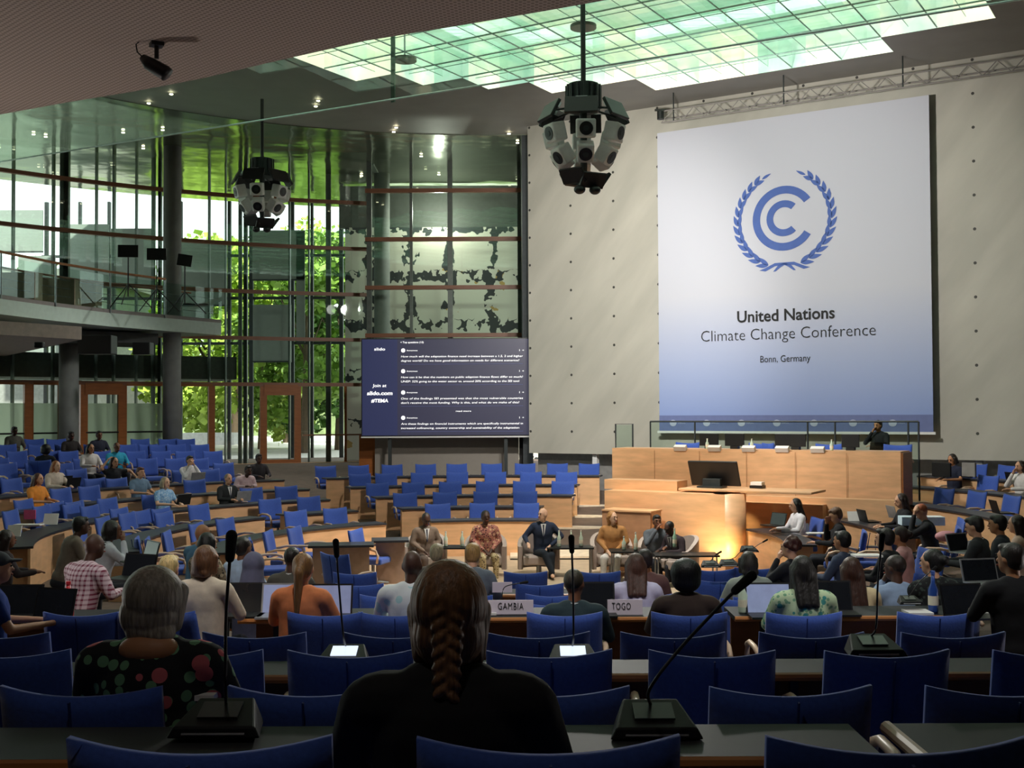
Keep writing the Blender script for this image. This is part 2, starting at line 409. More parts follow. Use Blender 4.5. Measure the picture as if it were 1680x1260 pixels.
for px, wd in ((86,.06),(101,.12),(109,.12),(157,.05),(186,.07),(223,.05),(251,.1),(262,.1),(343,.06),(370,.04),(394,.1),(403,.12),(475,.06),(507,.05),(539,.16),(20,.05),(-60,.1)):
    p = ringpt(px, RF+.1); MB().box((p.x, p.y, (ZB+ZC)/2), (wd, .16, ZC-ZB)).build('mullion', M_mull, win)
# flat bay beside the stage wall
YF = 37.5
def fx(px): return ray(px, 600).x/ray(px, 600).y*YF
w4 = MB().quad((fx(603), YF, 3.97), (fx(858), YF, 3.97), (fx(858), YF, ZC), (fx(603), YF, ZC)).build('window_4', M_fg, fix=False, kind=S)
for z in TZ[1:]: MB().span((fx(600), YF-.14, z-.05), (fx(856), YF, z+.08)).build('transom', M_rail, w4)
for px, wd in ((606,.16),(675,.09),(739,.16),(853,.12)):
    MB().box((fx(px), YF+.05, 7.6), (wd, .16, 7.2)).build('mullion', M_mull, w4)
MB().span((fx(604), YF+.3, ZC-.05), (fx(604)+.15, YF+9, ZC)).build('trim_10', M_mull, kind=S)
M_drk = mat('dark_grey', '3d4245', rough=.7)  # dark grey of the wall return
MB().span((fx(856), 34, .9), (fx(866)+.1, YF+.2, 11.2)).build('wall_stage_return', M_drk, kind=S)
# doors and fixed lights below the first transom
M_clear = glassmat('door_glass', 'eef4ee', refl=.02)
M_frost = glassmat('frosted_glass', 'cfe0cf', refl=.03, frost='c2d6bd')
def arcpane(px0, px1, z0, z1, R=RF): 
    m = MB(); a, b2 = fang(px0, R), fang(px1, R)
    for i in range(4):
        p, q = a+(b2-a)*i/4, a+(b2-a)*(i+1)/4; m.quad(pol(R, p, z0), pol(R, q, z0), pol(R, q, z1), pol(R, p, z1))
    return m
def fdoor(name, x0, x1, fr, lower):
    d = empty(name, (0,0,0), kind=S)
    arcpane(x0, x1, ZB, 3.97).build('glass_pane', M_clear, d, fix=False)
    if lower: arcpane(x0+3, x1-3, ZB, 3.35, RF-.03).build('frosted_film', M_frost, d, fix=False)
    fm = MB()
    for px in (x0, x1):
        p = ringpt(px, RF-.05); q = phi(p); fm.box((p.x, p.y, (ZB+3.97)/2), (fr, .14, 3.97-ZB), rz(q-PI/2))
    a, b2 = fang(x0, RF), fang(x1, RF)
    fm.ring(RF-.14, RF, b2, a, 3.97-.35 if fr > .2 else 3.9, 3.97, 3); fm.ring(RF-.14, RF, b2, a, ZB, ZB+.12, 3)
    fm.build('frame', M_woodf, d)
    if lower: 
        p, q = ringpt(x0+4, RF-.1), ringpt(x1-4, RF-.1)
        MB().tube([(p.x, p.y, 2.45), (q.x, q.y, 2.45)], .03, 6).build('push_bar', M_black, d)
    return d
fdoor('door_1', 137, 199, .22, True); fdoor('door_2', 286, 347, .2, False); fdoor('door_3', 432, 488, .22, False)
fdoor('door_4', 205, 280, .08, True); fdoor('door_5', -30, 44, .18, True); fdoor('door_6', 51, 98, .1, True)
w5 = arcpane(350, 428, ZB, 3.97).build('window_5', M_clear, fix=False, kind=S)
w6 = arcpane(492, 602, ZB, 3.97).build('window_6', M_clear, fix=False, kind=S)
MB().ring(RF-.1, RF, fang(602), fang(496), 2.25, 2.3, 6).build('rail', M_rail, w6)
p = ringpt(567, RF); MB().box((p.x, p.y, 2.66), (.08, .1, 2.6)).build('wood_post', M_woodf, w6)
MB().ring(RF-.25, RF+.1, aR, fang(350), 1.0, 1.36, 16).build('baseboard_facade', M_wood, kind=S)
# big round columns
def column(px, Y, r, z0, z1, i):
    p = at(px, 600, Y); MB().tube([(p.x, Y, z0), (p.x, Y, z1)], r, 28).build('wall_column_%d' % i, M_conc, smooth=True, kind=S)
column(282, 35.3, .27, 1.2, 11.2, 1); column(113, 34.2, .28, 1.1, 5.3, 2); column(627, 39.4, .27, 1, 11.2, 3)
# mural wall behind the flat bay
def mural(N, L, b):
    tc = N.new('ShaderNodeTexCoord'); sx = N.new('ShaderNodeSeparateXYZ'); L.new(tc.outputs['Object'], sx.inputs[0])
    no = N.new('ShaderNodeTexNoise'); no.inputs['Scale'].default_value = 1.6; no.inputs['Detail'].default_value = 4; L.new(tc.outputs['Object'], no.inputs[0])
    n2 = N.new('ShaderNodeTexNoise'); n2.inputs['Scale'].default_value = 3.4; n2.inputs['Detail'].default_value = 2; L.new(tc.outputs['Object'], n2.inputs[0])
    jx = nmath(N, L, 'ADD', sx.outputs[0], nmath(N, L, 'MULTIPLY', nmath(N, L, 'SUBTRACT', no.outputs[0], .5), .9))
    jz = nmath(N, L, 'ADD', sx.outputs[2], nmath(N, L, 'MULTIPLY', nmath(N, L, 'SUBTRACT', n2.outputs[0], .5), .7))
    lx = nmath(N, L, 'LESS_THAN', nmath(N, L, 'ABSOLUTE', nmath(N, L, 'SUBTRACT', nmath(N, L, 'FRACT', nmath(N, L, 'DIVIDE', jx, 1.45)), .5)), .13)
    lz = nmath(N, L, 'LESS_THAN', nmath(N, L, 'ABSOLUTE', nmath(N, L, 'SUBTRACT', nmath(N, L, 'FRACT', nmath(N, L, 'DIVIDE', jz, 1.75)), .5)), .11)
    l = nmath(N, L, 'MAXIMUM', lx, lz); g = nmath(N, L, 'GREATER_THAN', n2.outputs[0], .46); k = nmath(N, L, 'MULTIPLY', l, g)
    o = nmath(N, L, 'GREATER_THAN', no.outputs[0], .68)
    c = nmix(N, L, o, srgb('d3d2c2'), srgb('b89a5a'))
    L.new(nmix(N, L, k, c, srgb('2e3234')), b.inputs['Base Color'])
M_mur = ramp_mat('mural_paint', mural, .7)
q0, q1 = at(566, 365, 41), at(866, 365, 41)
MB().span((q0.x, 41, 1), (q1.x+.6, 41.2, 9.6)).build('wall_mural', M_mur, kind=S)
MB().span((q0.x-.2, 41.1, 9.6), (q1.x+.6, 41.4, 11.1)).build('wall_mural_header', mat('header_grey', '50554f', rough=.6), kind=S)
# grey wall under the screen, wooden door beside it
YG = 34.6
gx = lambda px: ray(px, 740).x/ray(px, 740).y*YG
MB().span((gx(615), YG, .6), (gx(851), YG+.2, 2.6)).build('wall_screen', mat('warm_grey', '979189', rough=.8, var=.03), kind=S)
MB().span((gx(587), YG+.3, .9), (gx(614), YG+.4, 2.35)).build('door_7', M_woodf, kind=S)
MB().span((gx(852), YG+.1, .6), (gx(872), YG+.3, 2.4)).build('wall_gap', M_black, kind=S)
# balcony ---------------------------------------------------------
bal = [at(-140, 484, 25.6), at(0, 489, 28.3), at(90, 495, 30.4), at(180, 504, 32.4), at(270, 513, 34.2), at(363, 523, 36.2)]
ZBAL = 5.85
M_slab = mat('balcony_fascia', 'b9ccc0', rough=.5, var=.05)
bm_, bt, br = MB(), MB(), MB()
for a, b2 in zip(bal, bal[1:]):
    a = Vector((a.x, a.y, 0)); b2 = Vector((b2.x, b2.y, 0)); oa = a+Vector((-6.5, 2.2, 0)); ob = b2+Vector((-3.0, 1.0, 0))
    if b2.y > 36: ob = b2+Vector((-1.2, .6, 0))
    z = lambda p, q: Vector((p.x, p.y, q))
    bm_.hexa([z(a, ZBAL-.42), z(b2, ZBAL-.42), z(b2, ZBAL), z(a, ZBAL)] and [z(a, ZBAL-.38), z(b2, ZBAL-.38), z(ob, ZBAL-.38), z(oa, ZBAL-.38), z(a, ZBAL), z(b2, ZBAL), z(ob, ZBAL), z(oa, ZBAL)])
    inn = Vector((.06, -.04, 0)); bt.hexa([z(a, ZBAL), z(b2, ZBAL), z(b2-inn*3, ZBAL), z(a-inn*3, ZBAL), z(a, ZBAL+.1), z(b2, ZBAL+.1), z(b2-inn*3, ZBAL+.1), z(a-inn*3, ZBAL+.1)])
slab = bm_.build('floor_balcony', M_slab, kind=S); bt.build('edge_trim', M_grey, slab)
rail = empty('balcony_railing', (0,0,0), label='wood-topped glass railing along the upper left balcony edge', category='railing')
hr = [Vector((a.x+.02, a.y, ZBAL+1.15+.0)) for a in bal]
MB().tube([p for p in hr[:5]], .035, 8).build('handrail', mat('handrail_wood', 'c98a5c', rough=.4), rail)
MB().tube([Vector((p.x-1.2, p.y+.8, p.z-.12)) for p in hr[1:]], .03, 8).build('handrail', M_rail, rail)
gl = MB()
for a, b2 in zip(hr, hr[1:]): gl.quad((a.x, a.y, ZBAL+.1), (b2.x, b2.y, ZBAL+.1), (b2.x, b2.y, ZBAL+1.05), (a.x, a.y, ZBAL+1.05))
gl.build('glass_panel', glassmat('rail_glass', 'dff0e8', refl=.02), rail, fix=False)
for k in range(5):
    MB().tube([hr[k], (hr[k].x, hr[k].y, ZBAL)], .025, 6).build('post', M_metal, rail)
for k in range(3): MB().tube([Vector((p.x-.1, p.y, ZBAL+.3+.22*k)) for p in hr], .008, 4).build('wire', M_metal, rail)
# lower soffit tip at the far left and dark service void
tp = [atz(px, py, 4.75) for px, py in ((-200, 540), (0, 549), (134, 557), (0, 586), (-200, 640))]
m = MB(); nv = len(tp); m.v = [tuple(p) for p in tp] + [(p.x, p.y, p.z+.3) for p in tp]; m.f = [tuple(range(nv))[::-1], tuple(range(nv, 2*nv))] + [(i, (i+1) % nv, nv+(i+1) % nv, nv+i) for i in range(nv)]
m.build('ceiling_tip', mat('soffit_tip', 'b7a99e', rough=.7), kind=S).name = 'ceiling'
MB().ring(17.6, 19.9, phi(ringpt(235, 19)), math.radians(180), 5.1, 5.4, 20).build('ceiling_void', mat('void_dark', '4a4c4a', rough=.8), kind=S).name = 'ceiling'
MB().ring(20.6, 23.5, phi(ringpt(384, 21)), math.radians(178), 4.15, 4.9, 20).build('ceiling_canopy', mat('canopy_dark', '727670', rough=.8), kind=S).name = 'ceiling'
# outdoors ---------------------------------------------------------
MB().span((-70, 38.6, .9), (30, 110, 1.3)).build('floor_terrace', mat('terrace_paving', 'c9c8c2', rough=.9), kind=S).name = 'floor'
MB().span((-70, 10, .9), (-21.5, 38.6, 1.3)).build('floor_terrace', MATS['terrace_paving'], kind=S).name = 'floor'
# ================================================================== TEXT
FONT = None
def text_mesh(s, bold=0.0, italic=0.0):
    c = bpy.data.curves.new('t', 'FONT'); c.body = s; c.offset = bold; c.shear = italic; c.resolution_u = 3; c.space_character = 1.12 if s in ('GAMBIA', 'TOGO') else 1.0
    o = bpy.data.objects.new('t', c); COL.objects.link(o)
    me = bpy.data.meshes.new_from_object(o.evaluated_get(bpy.context.evaluated_depsgraph_get()))
    bpy.data.objects.remove(o); return me
def put_text(s, name, m, parent, P, Q, U, height=None, bold=0, italic=0, N=None, off=.006, align='fit'):
    """text whose baseline runs from P to Q (world); U is up; height scales z if given"""
    me = text_mesh(s, bold, italic); xs = [v.co.x for v in me.vertices]; ys = [v.co.y for v in me.vertices]
    if not xs: return
    x0, x1 = min(xs), max(xs); P = Vector(P); Q = Vector(Q); R = Q-P; k = R.length/(x1-x0); R.normalize()
    kh = k if height is None else height/.7
    if N is None: N = R.cross(U)
    for v in me.vertices:
        v.co = P + R*((v.co.x-x0)*(k if align == 'fit' else kh)) + U*(v.co.y*kh) + N*off
    me.materials.clear(); me.materials.append(m)
    o = bpy.data.objects.new(name, me); COL.objects.link(o); o.parent = parent; return o
UPV = Vector((0, 0, 1))
# ================================================================== BANNER
def banb(N, L, b):
    tc = N.new('ShaderNodeTexCoord'); sx = N.new('ShaderNodeSeparateXYZ'); L.new(tc.outputs['Object'], sx.inputs[0])
    mr = N.new('ShaderNodeMapRange'); mr.inputs[1].default_value = 2.4; mr.inputs[2].default_value = 10.4; L.new(sx.outputs[2], mr.inputs[0])
    rp = N.new('ShaderNodeValToRGB'); e = rp.color_ramp.elements; e[0].position = .07; e[0].color = srgb('8fa3d6'); e[1].position = .45; e[1].color = srgb('c9cbd6')
    x = e.new(.2); x.color = srgb('a5b3d8'); L.new(mr.outputs[0], rp.inputs[0]); L.new(rp.outputs[0], b.inputs['Base Color'])
M_ban = ramp_mat('banner_print', banb, .75)
OF = .25
tA, zA = wallhit(1078.5, 217, OF); tB, zB = wallhit(1524, 158, OF); _, zL = wallhit(1081, 710, OF); _, zR = wallhit(1527, 712, OF)
zT = (zA+zB)/2; zBt = (zL+zR)/2
ban = empty('conference_banner', (0,0,0), label='huge pale blue conference banner with a laurel emblem hanging on the stage wall', category='banner')
def hang(o): o.location = W0; o.rotation_euler = M3.to_euler(); return o
cl = MB().box(((tA+tB)/2, -OF, (zT+zBt)/2), (tB-tA, .02, zT-zBt)).build('banner_cloth', M_ban, ban); hang(cl)
hang(MB().box(((tA+tB)/2, -OF-.01, zBt+.02), (tB-tA+.1, .05, .06)).build('bottom_bar', M_white, ban))
M_band = mat('banner_band', '6c78a8', rough=.75, var=.05); M_logo = mat('emblem_blue', '4a66ae', rough=.7, var=.04); M_pale = mat('band_mark', 'b9c0d8', rough=.7, var=.02)
_, zband = wallhit(1300, 681, OF)
hang(MB().box(((tA+tB)/2, -OF-.011, (zband+zBt)/2), (tB-tA, .012, zband-zBt)).build('lower_band', M_band, ban))
def W(t, z, off=OF+.02): return wp(t, z, off)
def fl_shape(m, pts, off=OF+.018):
    n = len(m.v); m.v += [tuple(W(t, z, off)) for t, z in pts]; m.f.append(tuple(range(n, n+len(pts)))); return m
tc_, zc_ = wallhit(1286.5, 358.2, OF); RR = 53.6/F*(W(tc_, 0).y)
def arc_c(m, r0, r1, g0, g1, n=40):
    for i in range(n):
        a, b2 = g0+(g1-g0)*i/n, g0+(g1-g0)*(i+1)/n
        fl_shape(m, [(tc_+RR*r0*math.cos(a), zc_+RR*r0*math.sin(a)), (tc_+RR*r1*math.cos(a), zc_+RR*r1*math.sin(a)), (tc_+RR*r1*math.cos(b2), zc_+RR*r1*math.sin(b2)), (tc_+RR*r0*math.cos(b2), zc_+RR*r0*math.sin(b2))])
m = MB(); g = math.radians; arc_c(m, .76, 1.0, g(34), g(326)); arc_c(m, .34, .555, g(48), g(312), 28)
m.build('emblem_letters', M_logo, ban, fix=False)
def leaf(m, x, y, ang, L_, w):    # in emblem units
    pts = []
    for k in range(9):
        s = k/8; pts.append((s*L_, w*math.sin(PI*s**.8)))
    for k in range(7, 0, -1):
        s = k/8; pts.append((s*L_, -w*.75*math.sin(PI*s**.8)))
    ca, sa = math.cos(ang), math.sin(ang)
    fl_shape(m, [(tc_+RR*(x+p*ca-q*sa), zc_+RR*(y+p*sa+q*ca)) for p, q in pts])
for sgn in (-1, 1):
    m = MB()
    for i in range(12):
        th = g(-110 - i*11)   # down around the left side
        r = 1.47; x, y = r*math.cos(th), -.03+r*math.sin(th)
        tan = th - PI/2
        for side in (-1, 1):
            an = tan + side*g(19)
            lx, ly = x, y
            xx = (lx if sgn < 0 else -lx)
            aa = an if sgn < 0 else PI-an
            leaf(m, xx+.0, ly, aa, .43 - .008*i, .078)
    th = g(-110-12*11); r = 1.47; x, y = r*math.cos(th), -.03+r*math.sin(th); an = th-PI/2
    leaf(m, x if sgn < 0 else -x, y, an if sgn < 0 else PI-an, .34, .05)
    # ribbon
    pr = [(-.62,-1.5),(-.3,-1.36),(0,-1.36),(.22,-1.46),(.36,-1.62),(.28,-1.62),(.12,-1.5),(-.02,-1.43),(-.3,-1.46),(-.6,-1.6),(-.8,-1.56)]
    fl_shape(m, [(tc_+RR*(-sgn*x), zc_+RR*y) for x, y in pr])
    m.build('laurel_branch', M_logo, ban, fix=False)
M_ink = mat('print_ink', '101014', rough=.7)
def bt(s, x0, y0, x1, y1, h=None, bold=0, m=None, name='lettering'):
    ta, za = wallhit(x0, y0, OF); tb2, zb2 = wallhit(x1, y1, OF); z = (za+zb2)/2
    return put_text(s, name, m or M_ink, ban, W(ta, z), W(tb2, z), UPV, bold=bold, height=h, N=WN, off=.005)
def capz(px, y0, y1): return wallhit(px, y0, OF)[1]-wallhit(px, y1, OF)[1]
bt('United Nations', 1210, 529, 1370, 522, capz(1290, 507, 526), .018)
bt('Climate Change Conference', 1151, 560, 1437, 551, capz(1290, 537, 556), -.012)
bt('Bonn, Germany', 1248, 594, 1330, 593, capz(1290, 583, 594))
for k, px in enumerate((1105, 1160, 1217, 1275, 1336, 1400, 1465)):
    t, z = wallhit(px, 694, OF); m = MB(); r = .1
    fl_shape(m, [(t+r*math.cos(a*.5), z+r*.85*math.sin(a*.5)) for a in range(12)], OF+.026); 
    m.build('band_logo', M_pale, ban, fix=False); bt('UNFCCC', px+8, 695, px+20, 695, .05, m=M_pale, name='band_lettering')
# ================================================================== TRUSS
tr = empty('lighting_truss', (0,0,0), label='long pale tubular lighting truss running above the banner', category='truss')
tv, zv = wallhit(1085, 196, 1.0); te = 20.5; ztr = wallhit(1300, 150, 1.0)[1]
m = MB()
for z, o in ((ztr, 1.0), (ztr-.3, 1.0), (ztr-.15, .75)): m.tube([wp(tv, z, o), wp(te, z, o)], .02, 6)
m.build('chord', M_grey, tr); m = MB()
t = tv; k = 0
while t < te-.3:
    a, b2 = (ztr, ztr-.3) if k % 2 else (ztr-.3, ztr); m.tube([wp(t, a, 1.0), wp(t+.3, b2, 1.0)], .012, 5); t += .3; k += 1
m.build('bracing', M_grey, tr)
for px in (1105, 1286, 1482):
    t, _ = wallhit(px, 190, 1.0); MB().tube([wp(t, ztr-.3, 1.0), wp(t, 11.2, 1.0)], .018, 6).build('hanger', M_dmetal, tr)
p0 = wp(wallhit(1085, 190, 1)[0], ztr-.12, 1.05)
lamp = empty('stage_lamp', p0, label='small black lamp clamped at the left end of the lighting truss', category='lamp')
MB().tube([(0,0,.1),(0,0,-.1)], .09, 12).build('housing', M_black, lamp); MB().box((0,0,.14), (.3,.05,.05)).build('clamp', M_black, lamp)
# ================================================================== SCREEN
YS = 33.6
sc_a, sc_b, sc_c, sc_d = at(594, 556, YS), at(872, 556.5, YS), at(872, 713, YS), at(594, 715, YS)
scr = empty('led_screen', (0,0,0), label='dark blue display screen of white questions hung in front of the glass facade', category='screen')
zt, zb = (sc_a.z+sc_b.z)/2, (sc_c.z+sc_d.z)/2
M_scr = mat('screen_panel', '232338', rough=.4, var=.04, emit='38384c', es=.55)
M_scr2 = mat('screen_side', '232745', rough=.4, var=.04, emit='31375c', es=.5)
M_stx = mat('screen_text', 'ffffff', emit='ffffff', es=.85)
x0s, x1s = sc_a.x, sc_b.x; xs_ = at(652, 640, YS).x
MB().span((x0s-.03, YS+.03, zb-.03), (x1s+.03, YS+.25, zt+.03)).build('cabinet', M_black, scr)
MB().span((xs_, YS, zb), (x1s, YS+.03, zt)).build('display', M_scr, scr); MB().span((x0s, YS, zb), (xs_, YS+.03, zt)).build('display_sidebar', M_scr2, scr)
MB().span((x0s-.03, YS-.02, zb-.07), (x1s+.03, YS+.25, zb-.03)).build('bottom_rail', M_white, scr)
for px in (640, 830): q = at(px, 715, YS+.2); MB().span((q.x-.05, YS+.1, 1.0), (q.x+.05, YS+.2, zb)).build('support_post', M_dmetal, scr)
NS = Vector((0, -1, 0))
def stx(s, x0, x1, y, h, bold=.0, ital=0):
    P, Q = at(x0, y, YS), at(x1, y, YS); P.z = Q.z = (P.z+Q.z)/2
    put_text(s, 'screen_text', M_stx, scr, P, Q, UPV, height=h*YS/F, bold=bold, italic=ital, N=NS, off=.012)
stx('slido', 614, 632, 575, 4.6, .015)
stx('Join at', 611, 634, 635, 5, .01, .1); stx('slido.com', 602, 644, 648, 6, .03, .1); stx('#TEMA', 609, 637, 660, 5.5, .03, .1)
stx('< Top questions (13)', 657, 695, 563, 3, .01)
for y, ta_, tb_ in ((591, 'How much will the adaptation finance need increase between a 1.5, 2 and higher', 'degree world? Do we have good information on needs for different scenarios?'),
        (625, 'How can it be that the numbers on public adaption finance flows differ so much?', 'UNEP: 32% going to the water sector vs. around 20% according to the SEI tool'),
        (660, 'One of the findings SEI presented was that the most vulnerable countries', 'don\'t receive the most funding. Why is this, and what do we make of this?'),
        (701, 'Are these findings on financial instruments which are specifically instrumental in', 'increased cofinancing, country ownership and sustainability of the adaptation')):
    yy = y-5.5 if y != 701 else y-5
    stx(ta_, 658, 858, yy+.5, 3.3, .0, .12); stx(tb_, 658, 852, yy+7.5, 3.3, .0, .12)
    stx('Anonymous', 667, 685, yy-9.5, 2.2, .01); stx('1 +', 852, 860, yy-9.5, 3)
    c = at(661.5, yy-10.5, YS); m = MB(); n = 16
    m.v = [(c.x+.06*math.cos(2*PI*i/n), YS-.012, c.z+.06*math.sin(2*PI*i/n)) for i in range(n)]; m.f = [tuple(range(n))]; m.build('avatar_dot', M_stx, scr, fix=False)
    lz_ = at(760, yy+12, YS).z; MB().span((at(658, 600, YS).x, YS-.01, lz_), (at(858, 600, YS).x, YS, lz_+.012)).build('divider', mat('divider', '4a5078', emit='4a5078', es=.4), scr)
stx('read more', 748, 773, 675.5, 2.4, .01)
# ================================================================== CHAIRS
def backrest(m):
    W_, H_, T_ = .56, .47, .075; nu, nv = 14, 8
    def P(u, v, s):   # s: +1 front, -1 rear
        x = (u-.5)*W_; dip = .028*(1-(2*u-1)**2); z = .5+v*(H_-dip); e = min(1, 6*min(u, 1-u, v*1.5, 1-v)) ** .5
        curve = .045*(1-(2*u-1)**2)
        y = -.25 - .09*v - curve + s*T_/2*(.35+.65*e)
        return (x, y, z)
    m.grid(lambda u, v: P(u, v, 1), nu, nv); m.grid(lambda u, v: P(u, v, -1), nu, nv)
    # rim
    loop = [(i/nu, 0) for i in range(nu)] + [(1, j/nv) for j in range(nv)] + [(1-i/nu, 1) for i in range(nu)] + [(0, 1-j/nv) for j in range(nv)]
    for (a, b2) in zip(loop, loop[1:]+loop[:1]): m.quad(P(*a, 1), P(*b2, 1), P(*b2, -1), P(*a, -1))
def make_chair():
    r = empty('armchair', (0,0,0))
    m = MB(); backrest(m); me = m.build('backrest', M_blue, r, smooth=True)
    bm = bmesh.new(); bm.from_mesh(me.data); bmesh.ops.remove_doubles(bm, verts=bm.verts, dist=.0005); bmesh.ops.recalc_face_normals(bm, faces=bm.faces); bm.to_mesh(me.data); bm.free()
    MB().box((0, -.405, .74), (.006, .012, .4), Matrix.Rotation(math.radians(10), 3, 'X')).build('seam', mat('seam_blue', '1c3680', rough=.9), me)
    MB().box((0, .02, .44), (.54, .5, .11)).build('seat', M_blue, r, bevel=.03)
    for s in (-1, 1):
        m = MB(); pts = [(s*.31, -.27, .62), (s*.32, -.1, .665), (s*.32, .08, .665), (s*.315, .19, .63), (s*.31, .23, .55), (s*.29, .2, .42)]
        base = []
        for p in pts: m_ = p
        m.tube(pts, .022, 8); m.build('armrest', M_arm, r, smooth=True)
    MB().tube([(0,0,.39),(0,0,.06)], .03, 10).build('column', M_metal, r)
    m = MB()
    for a in range(4): m.tube([(0,0,.07),(.27*math.cos(a*PI/2+.4), .27*math.sin(a*PI/2+.4), .045)], [.025,.015], 6)
    m.build('foot', M_metal, r)
    return r
proto = make_chair(); remember(proto); used_proto = [False]; CHAIRS = []
def chair(x, y, rot, label, group, z=None, scale=1.0):
    if z is None: z = G(x, y)
    if used_proto[0]: r = tree_copy(proto)
    else: r = proto; used_proto[0] = True
    r.location = (x, y, z); r.rotation_euler = (0, 0, rot); r.scale = (scale,)*3
    r['label'] = label; r['category'] = 'chair'; r['group'] = group; CHAIRS.append((x, y)); return r
SEEN_LABELS = {}
def face_center(x, y): return facing((x, y))
def chair_row(block, rowname, pts, group, rots=None, scale=1.0, z=None):
    n = len(pts); pts = sorted(pts, key=lambda p: p[0]/p[1])
    for i, p in enumerate(pts):
        x, y = p[0], p[1]; rot = face_center(x, y) if rots is None else rots
        chair(x, y, rot, 'blue armchair, %s in the %s, %s' % (place_word(i, n), rowname, block), group, scale=scale, z=z)
RK = lambda k: 4.5+1.5*k
def ringrow(block, rowname, k, pxs, group, far=True, dr=.62):
    chair_row(block, rowname, [tuple(ringpt(px, RK(k)+dr, far))[:2] for px in pxs], group)
FB = 'far middle block'
FG = 'empty blue chairs in the far middle block'
ringrow(FB, 'rear row', 4, [539, 592, 646, 700, 750, 806, 860, 912, 963], FG)
ringrow(FB, 'second rear row', 3, [595, 637, 694, 751, 812, 869, 926], FG)
ringrow(FB, 'middle row', 2, [624, 681, 740, 799, 858, 919.5], FG)
ringrow(FB, 'second front row', 1, [669, 732, 796, 859], FG)
ringrow(FB, 'front row', 0, [721.6, 791, 860], FG)
LB = 'left curved block'; LG = 'blue chairs along the left curved desks'
ringrow(LB, 'innermost row', 0, [264, 281, 307, 350, 393, 501, 562], LG)
ringrow(LB, 'second row', 1, [163, 198, 235, 287, 345, 456, 517], LG)
ringrow(LB, 'third row', 2, [48, 96, 146, 197, 246, 424, 479], LG)
ringrow(LB, 'fourth row', 3, [119, 164, 331, 443], LG)
for rn, y, xs in (('fifth row', 786, (5, 36, 100, 170, 205)), ('sixth row', 771, (138, 290, 352)), ('seventh row', 761, (24, 71, 115, 374)), ('eighth row', 753, (10, 57, 160, 205, 250, 295, 333)),
        ('ninth row', 741, (38, 93, 121, 174, 230, 271, 310, 355)), ('tenth row', 730, (20, 71, 108, 174, 215, 250, 267, 295, 333)), ('eleventh row', 721, (64, 100, 236, 281, 310)), ('topmost row', 712, (64, 115, 143, 172, 220, 257, 293))):
    pts = [solve(x, y+0, .95) for x in xs]
    chair_row('seats below the balcony', rn+' up', [(p.x, p.y) for p in pts], 'blue chairs on the raised rows under the left balcony')
RB = 'right curved block'; RG = 'blue chairs in the right curved block'
ringrow(RB, 'top row', 5, [1586, 1637], RG)
ringrow(RB, 'second top row', 4, [1544, 1601, 1653], RG)
ringrow(RB, 'third top row', 2.8, [1455, 1526, 1577, 1631], RG)
ringrow(RB, 'fourth top row', 1.53, [1427, 1540, 1578, 1660], RG)
ringrow(RB, 'lowest row', .47, [1336, 1388, 1427], RG)
pr = at(1494, 930, 15.6); chair(pr.x, 15.6, PI/2+.3, 'blue armchair standing side on behind the pink topped person', RG)
pr = at(1327, 930, 14.8); chair(pr.x, 14.8, PI/2, 'blue armchair seen edge on in front of the right rostrum wall', RG)
pr = at(612, 900, 20.3); chair(pr.x, 20.3, -PI/2-.3, 'sunlit blue armchair with bentwood arms at the small inner table', 'inner ring chairs')
for i, (px, Y) in enumerate(((446, 19.0), (471, 20.2), (511, 20.8), (575, 17.2))):
    pr = at(px, 900, Y); chair(pr.x, Y, face_center(pr.x, Y), 'blue armchair, %s in the innermost partial ring on the left' % place_word(i, 4), 'inner ring chairs')
# near block: rows facing the stage, placed by distance
NEAR = [('front row with country plates', 8.8, [(81,190), (200,300), (320,372), (474,600), (610,690), (862,992), (1070,1197), (1250,1386), (1475,1600), (1650,1780)]),
        ('row behind the country plates', 6.4, [(-70,78), (337,508), (563,735), (800,958), (1020,1193), (1247,1418), (1478,1642)]),
        ('third row from the camera', 5.3, [(-100,116), (232,425), (481,672), (800,990), (1066,1278), (1340,1556), (1625,1840)]),
        ('second row from the camera', 4.1, [(4,280), (374,655), (762,1040), (1143,1435), (1508,1800)]),
        ('row nearest the camera', 2.55, [(115,545), (674,1115), (1250,1690)])]
NG = 'dark blue chairs of the near seating block'
for rn, Y, sp in NEAR:
    n = len(sp)
    for i, (a, b2) in enumerate(sp):
        p = at((a+b2)/2, 1000, Y); tw = {8.8: -.02}.get(Y, 0)
        ychair = Y + .33
        rot = {0: random.uniform(-.05, .05)}[0]
        if (a, b2) == (320, 372): rot = -.9
        if (a, b2) == (200, 300): rot = .1
        zt_ = at((a+b2)/2, {8.8: 1006, 6.4: 1040, 5.3: 1070, 4.1: 1130, 2.55: 1215}[Y], Y).z - .975
        chair(p.x, ychair, rot, 'dark blue armchair, %s in the %s' % (place_word(i, n), rn), NG, z=zt_, scale=1.02)
# rows further in, seen as stripes of chair tops
for rn, Y, xs in (('first row past the country plates', 10.9, (812, 910, 690, 1100, 1230, 1390, 1445, 1560)), ('second row past the country plates', 12.2, (634, 905, 980, 1178, 1290, 1350, 1510)), ('third row past the country plates', 13.5, (590, 623, 885, 1179, 1265)), ('fourth row past the country plates', 14.9, (582, 862, 982, 1170, 1240))):
    pts = []
    for px in xs: p = at(px, 900, Y); pts.append((p.x, Y+.33))
    chair_row('near block', rn, pts, NG, rots=0)
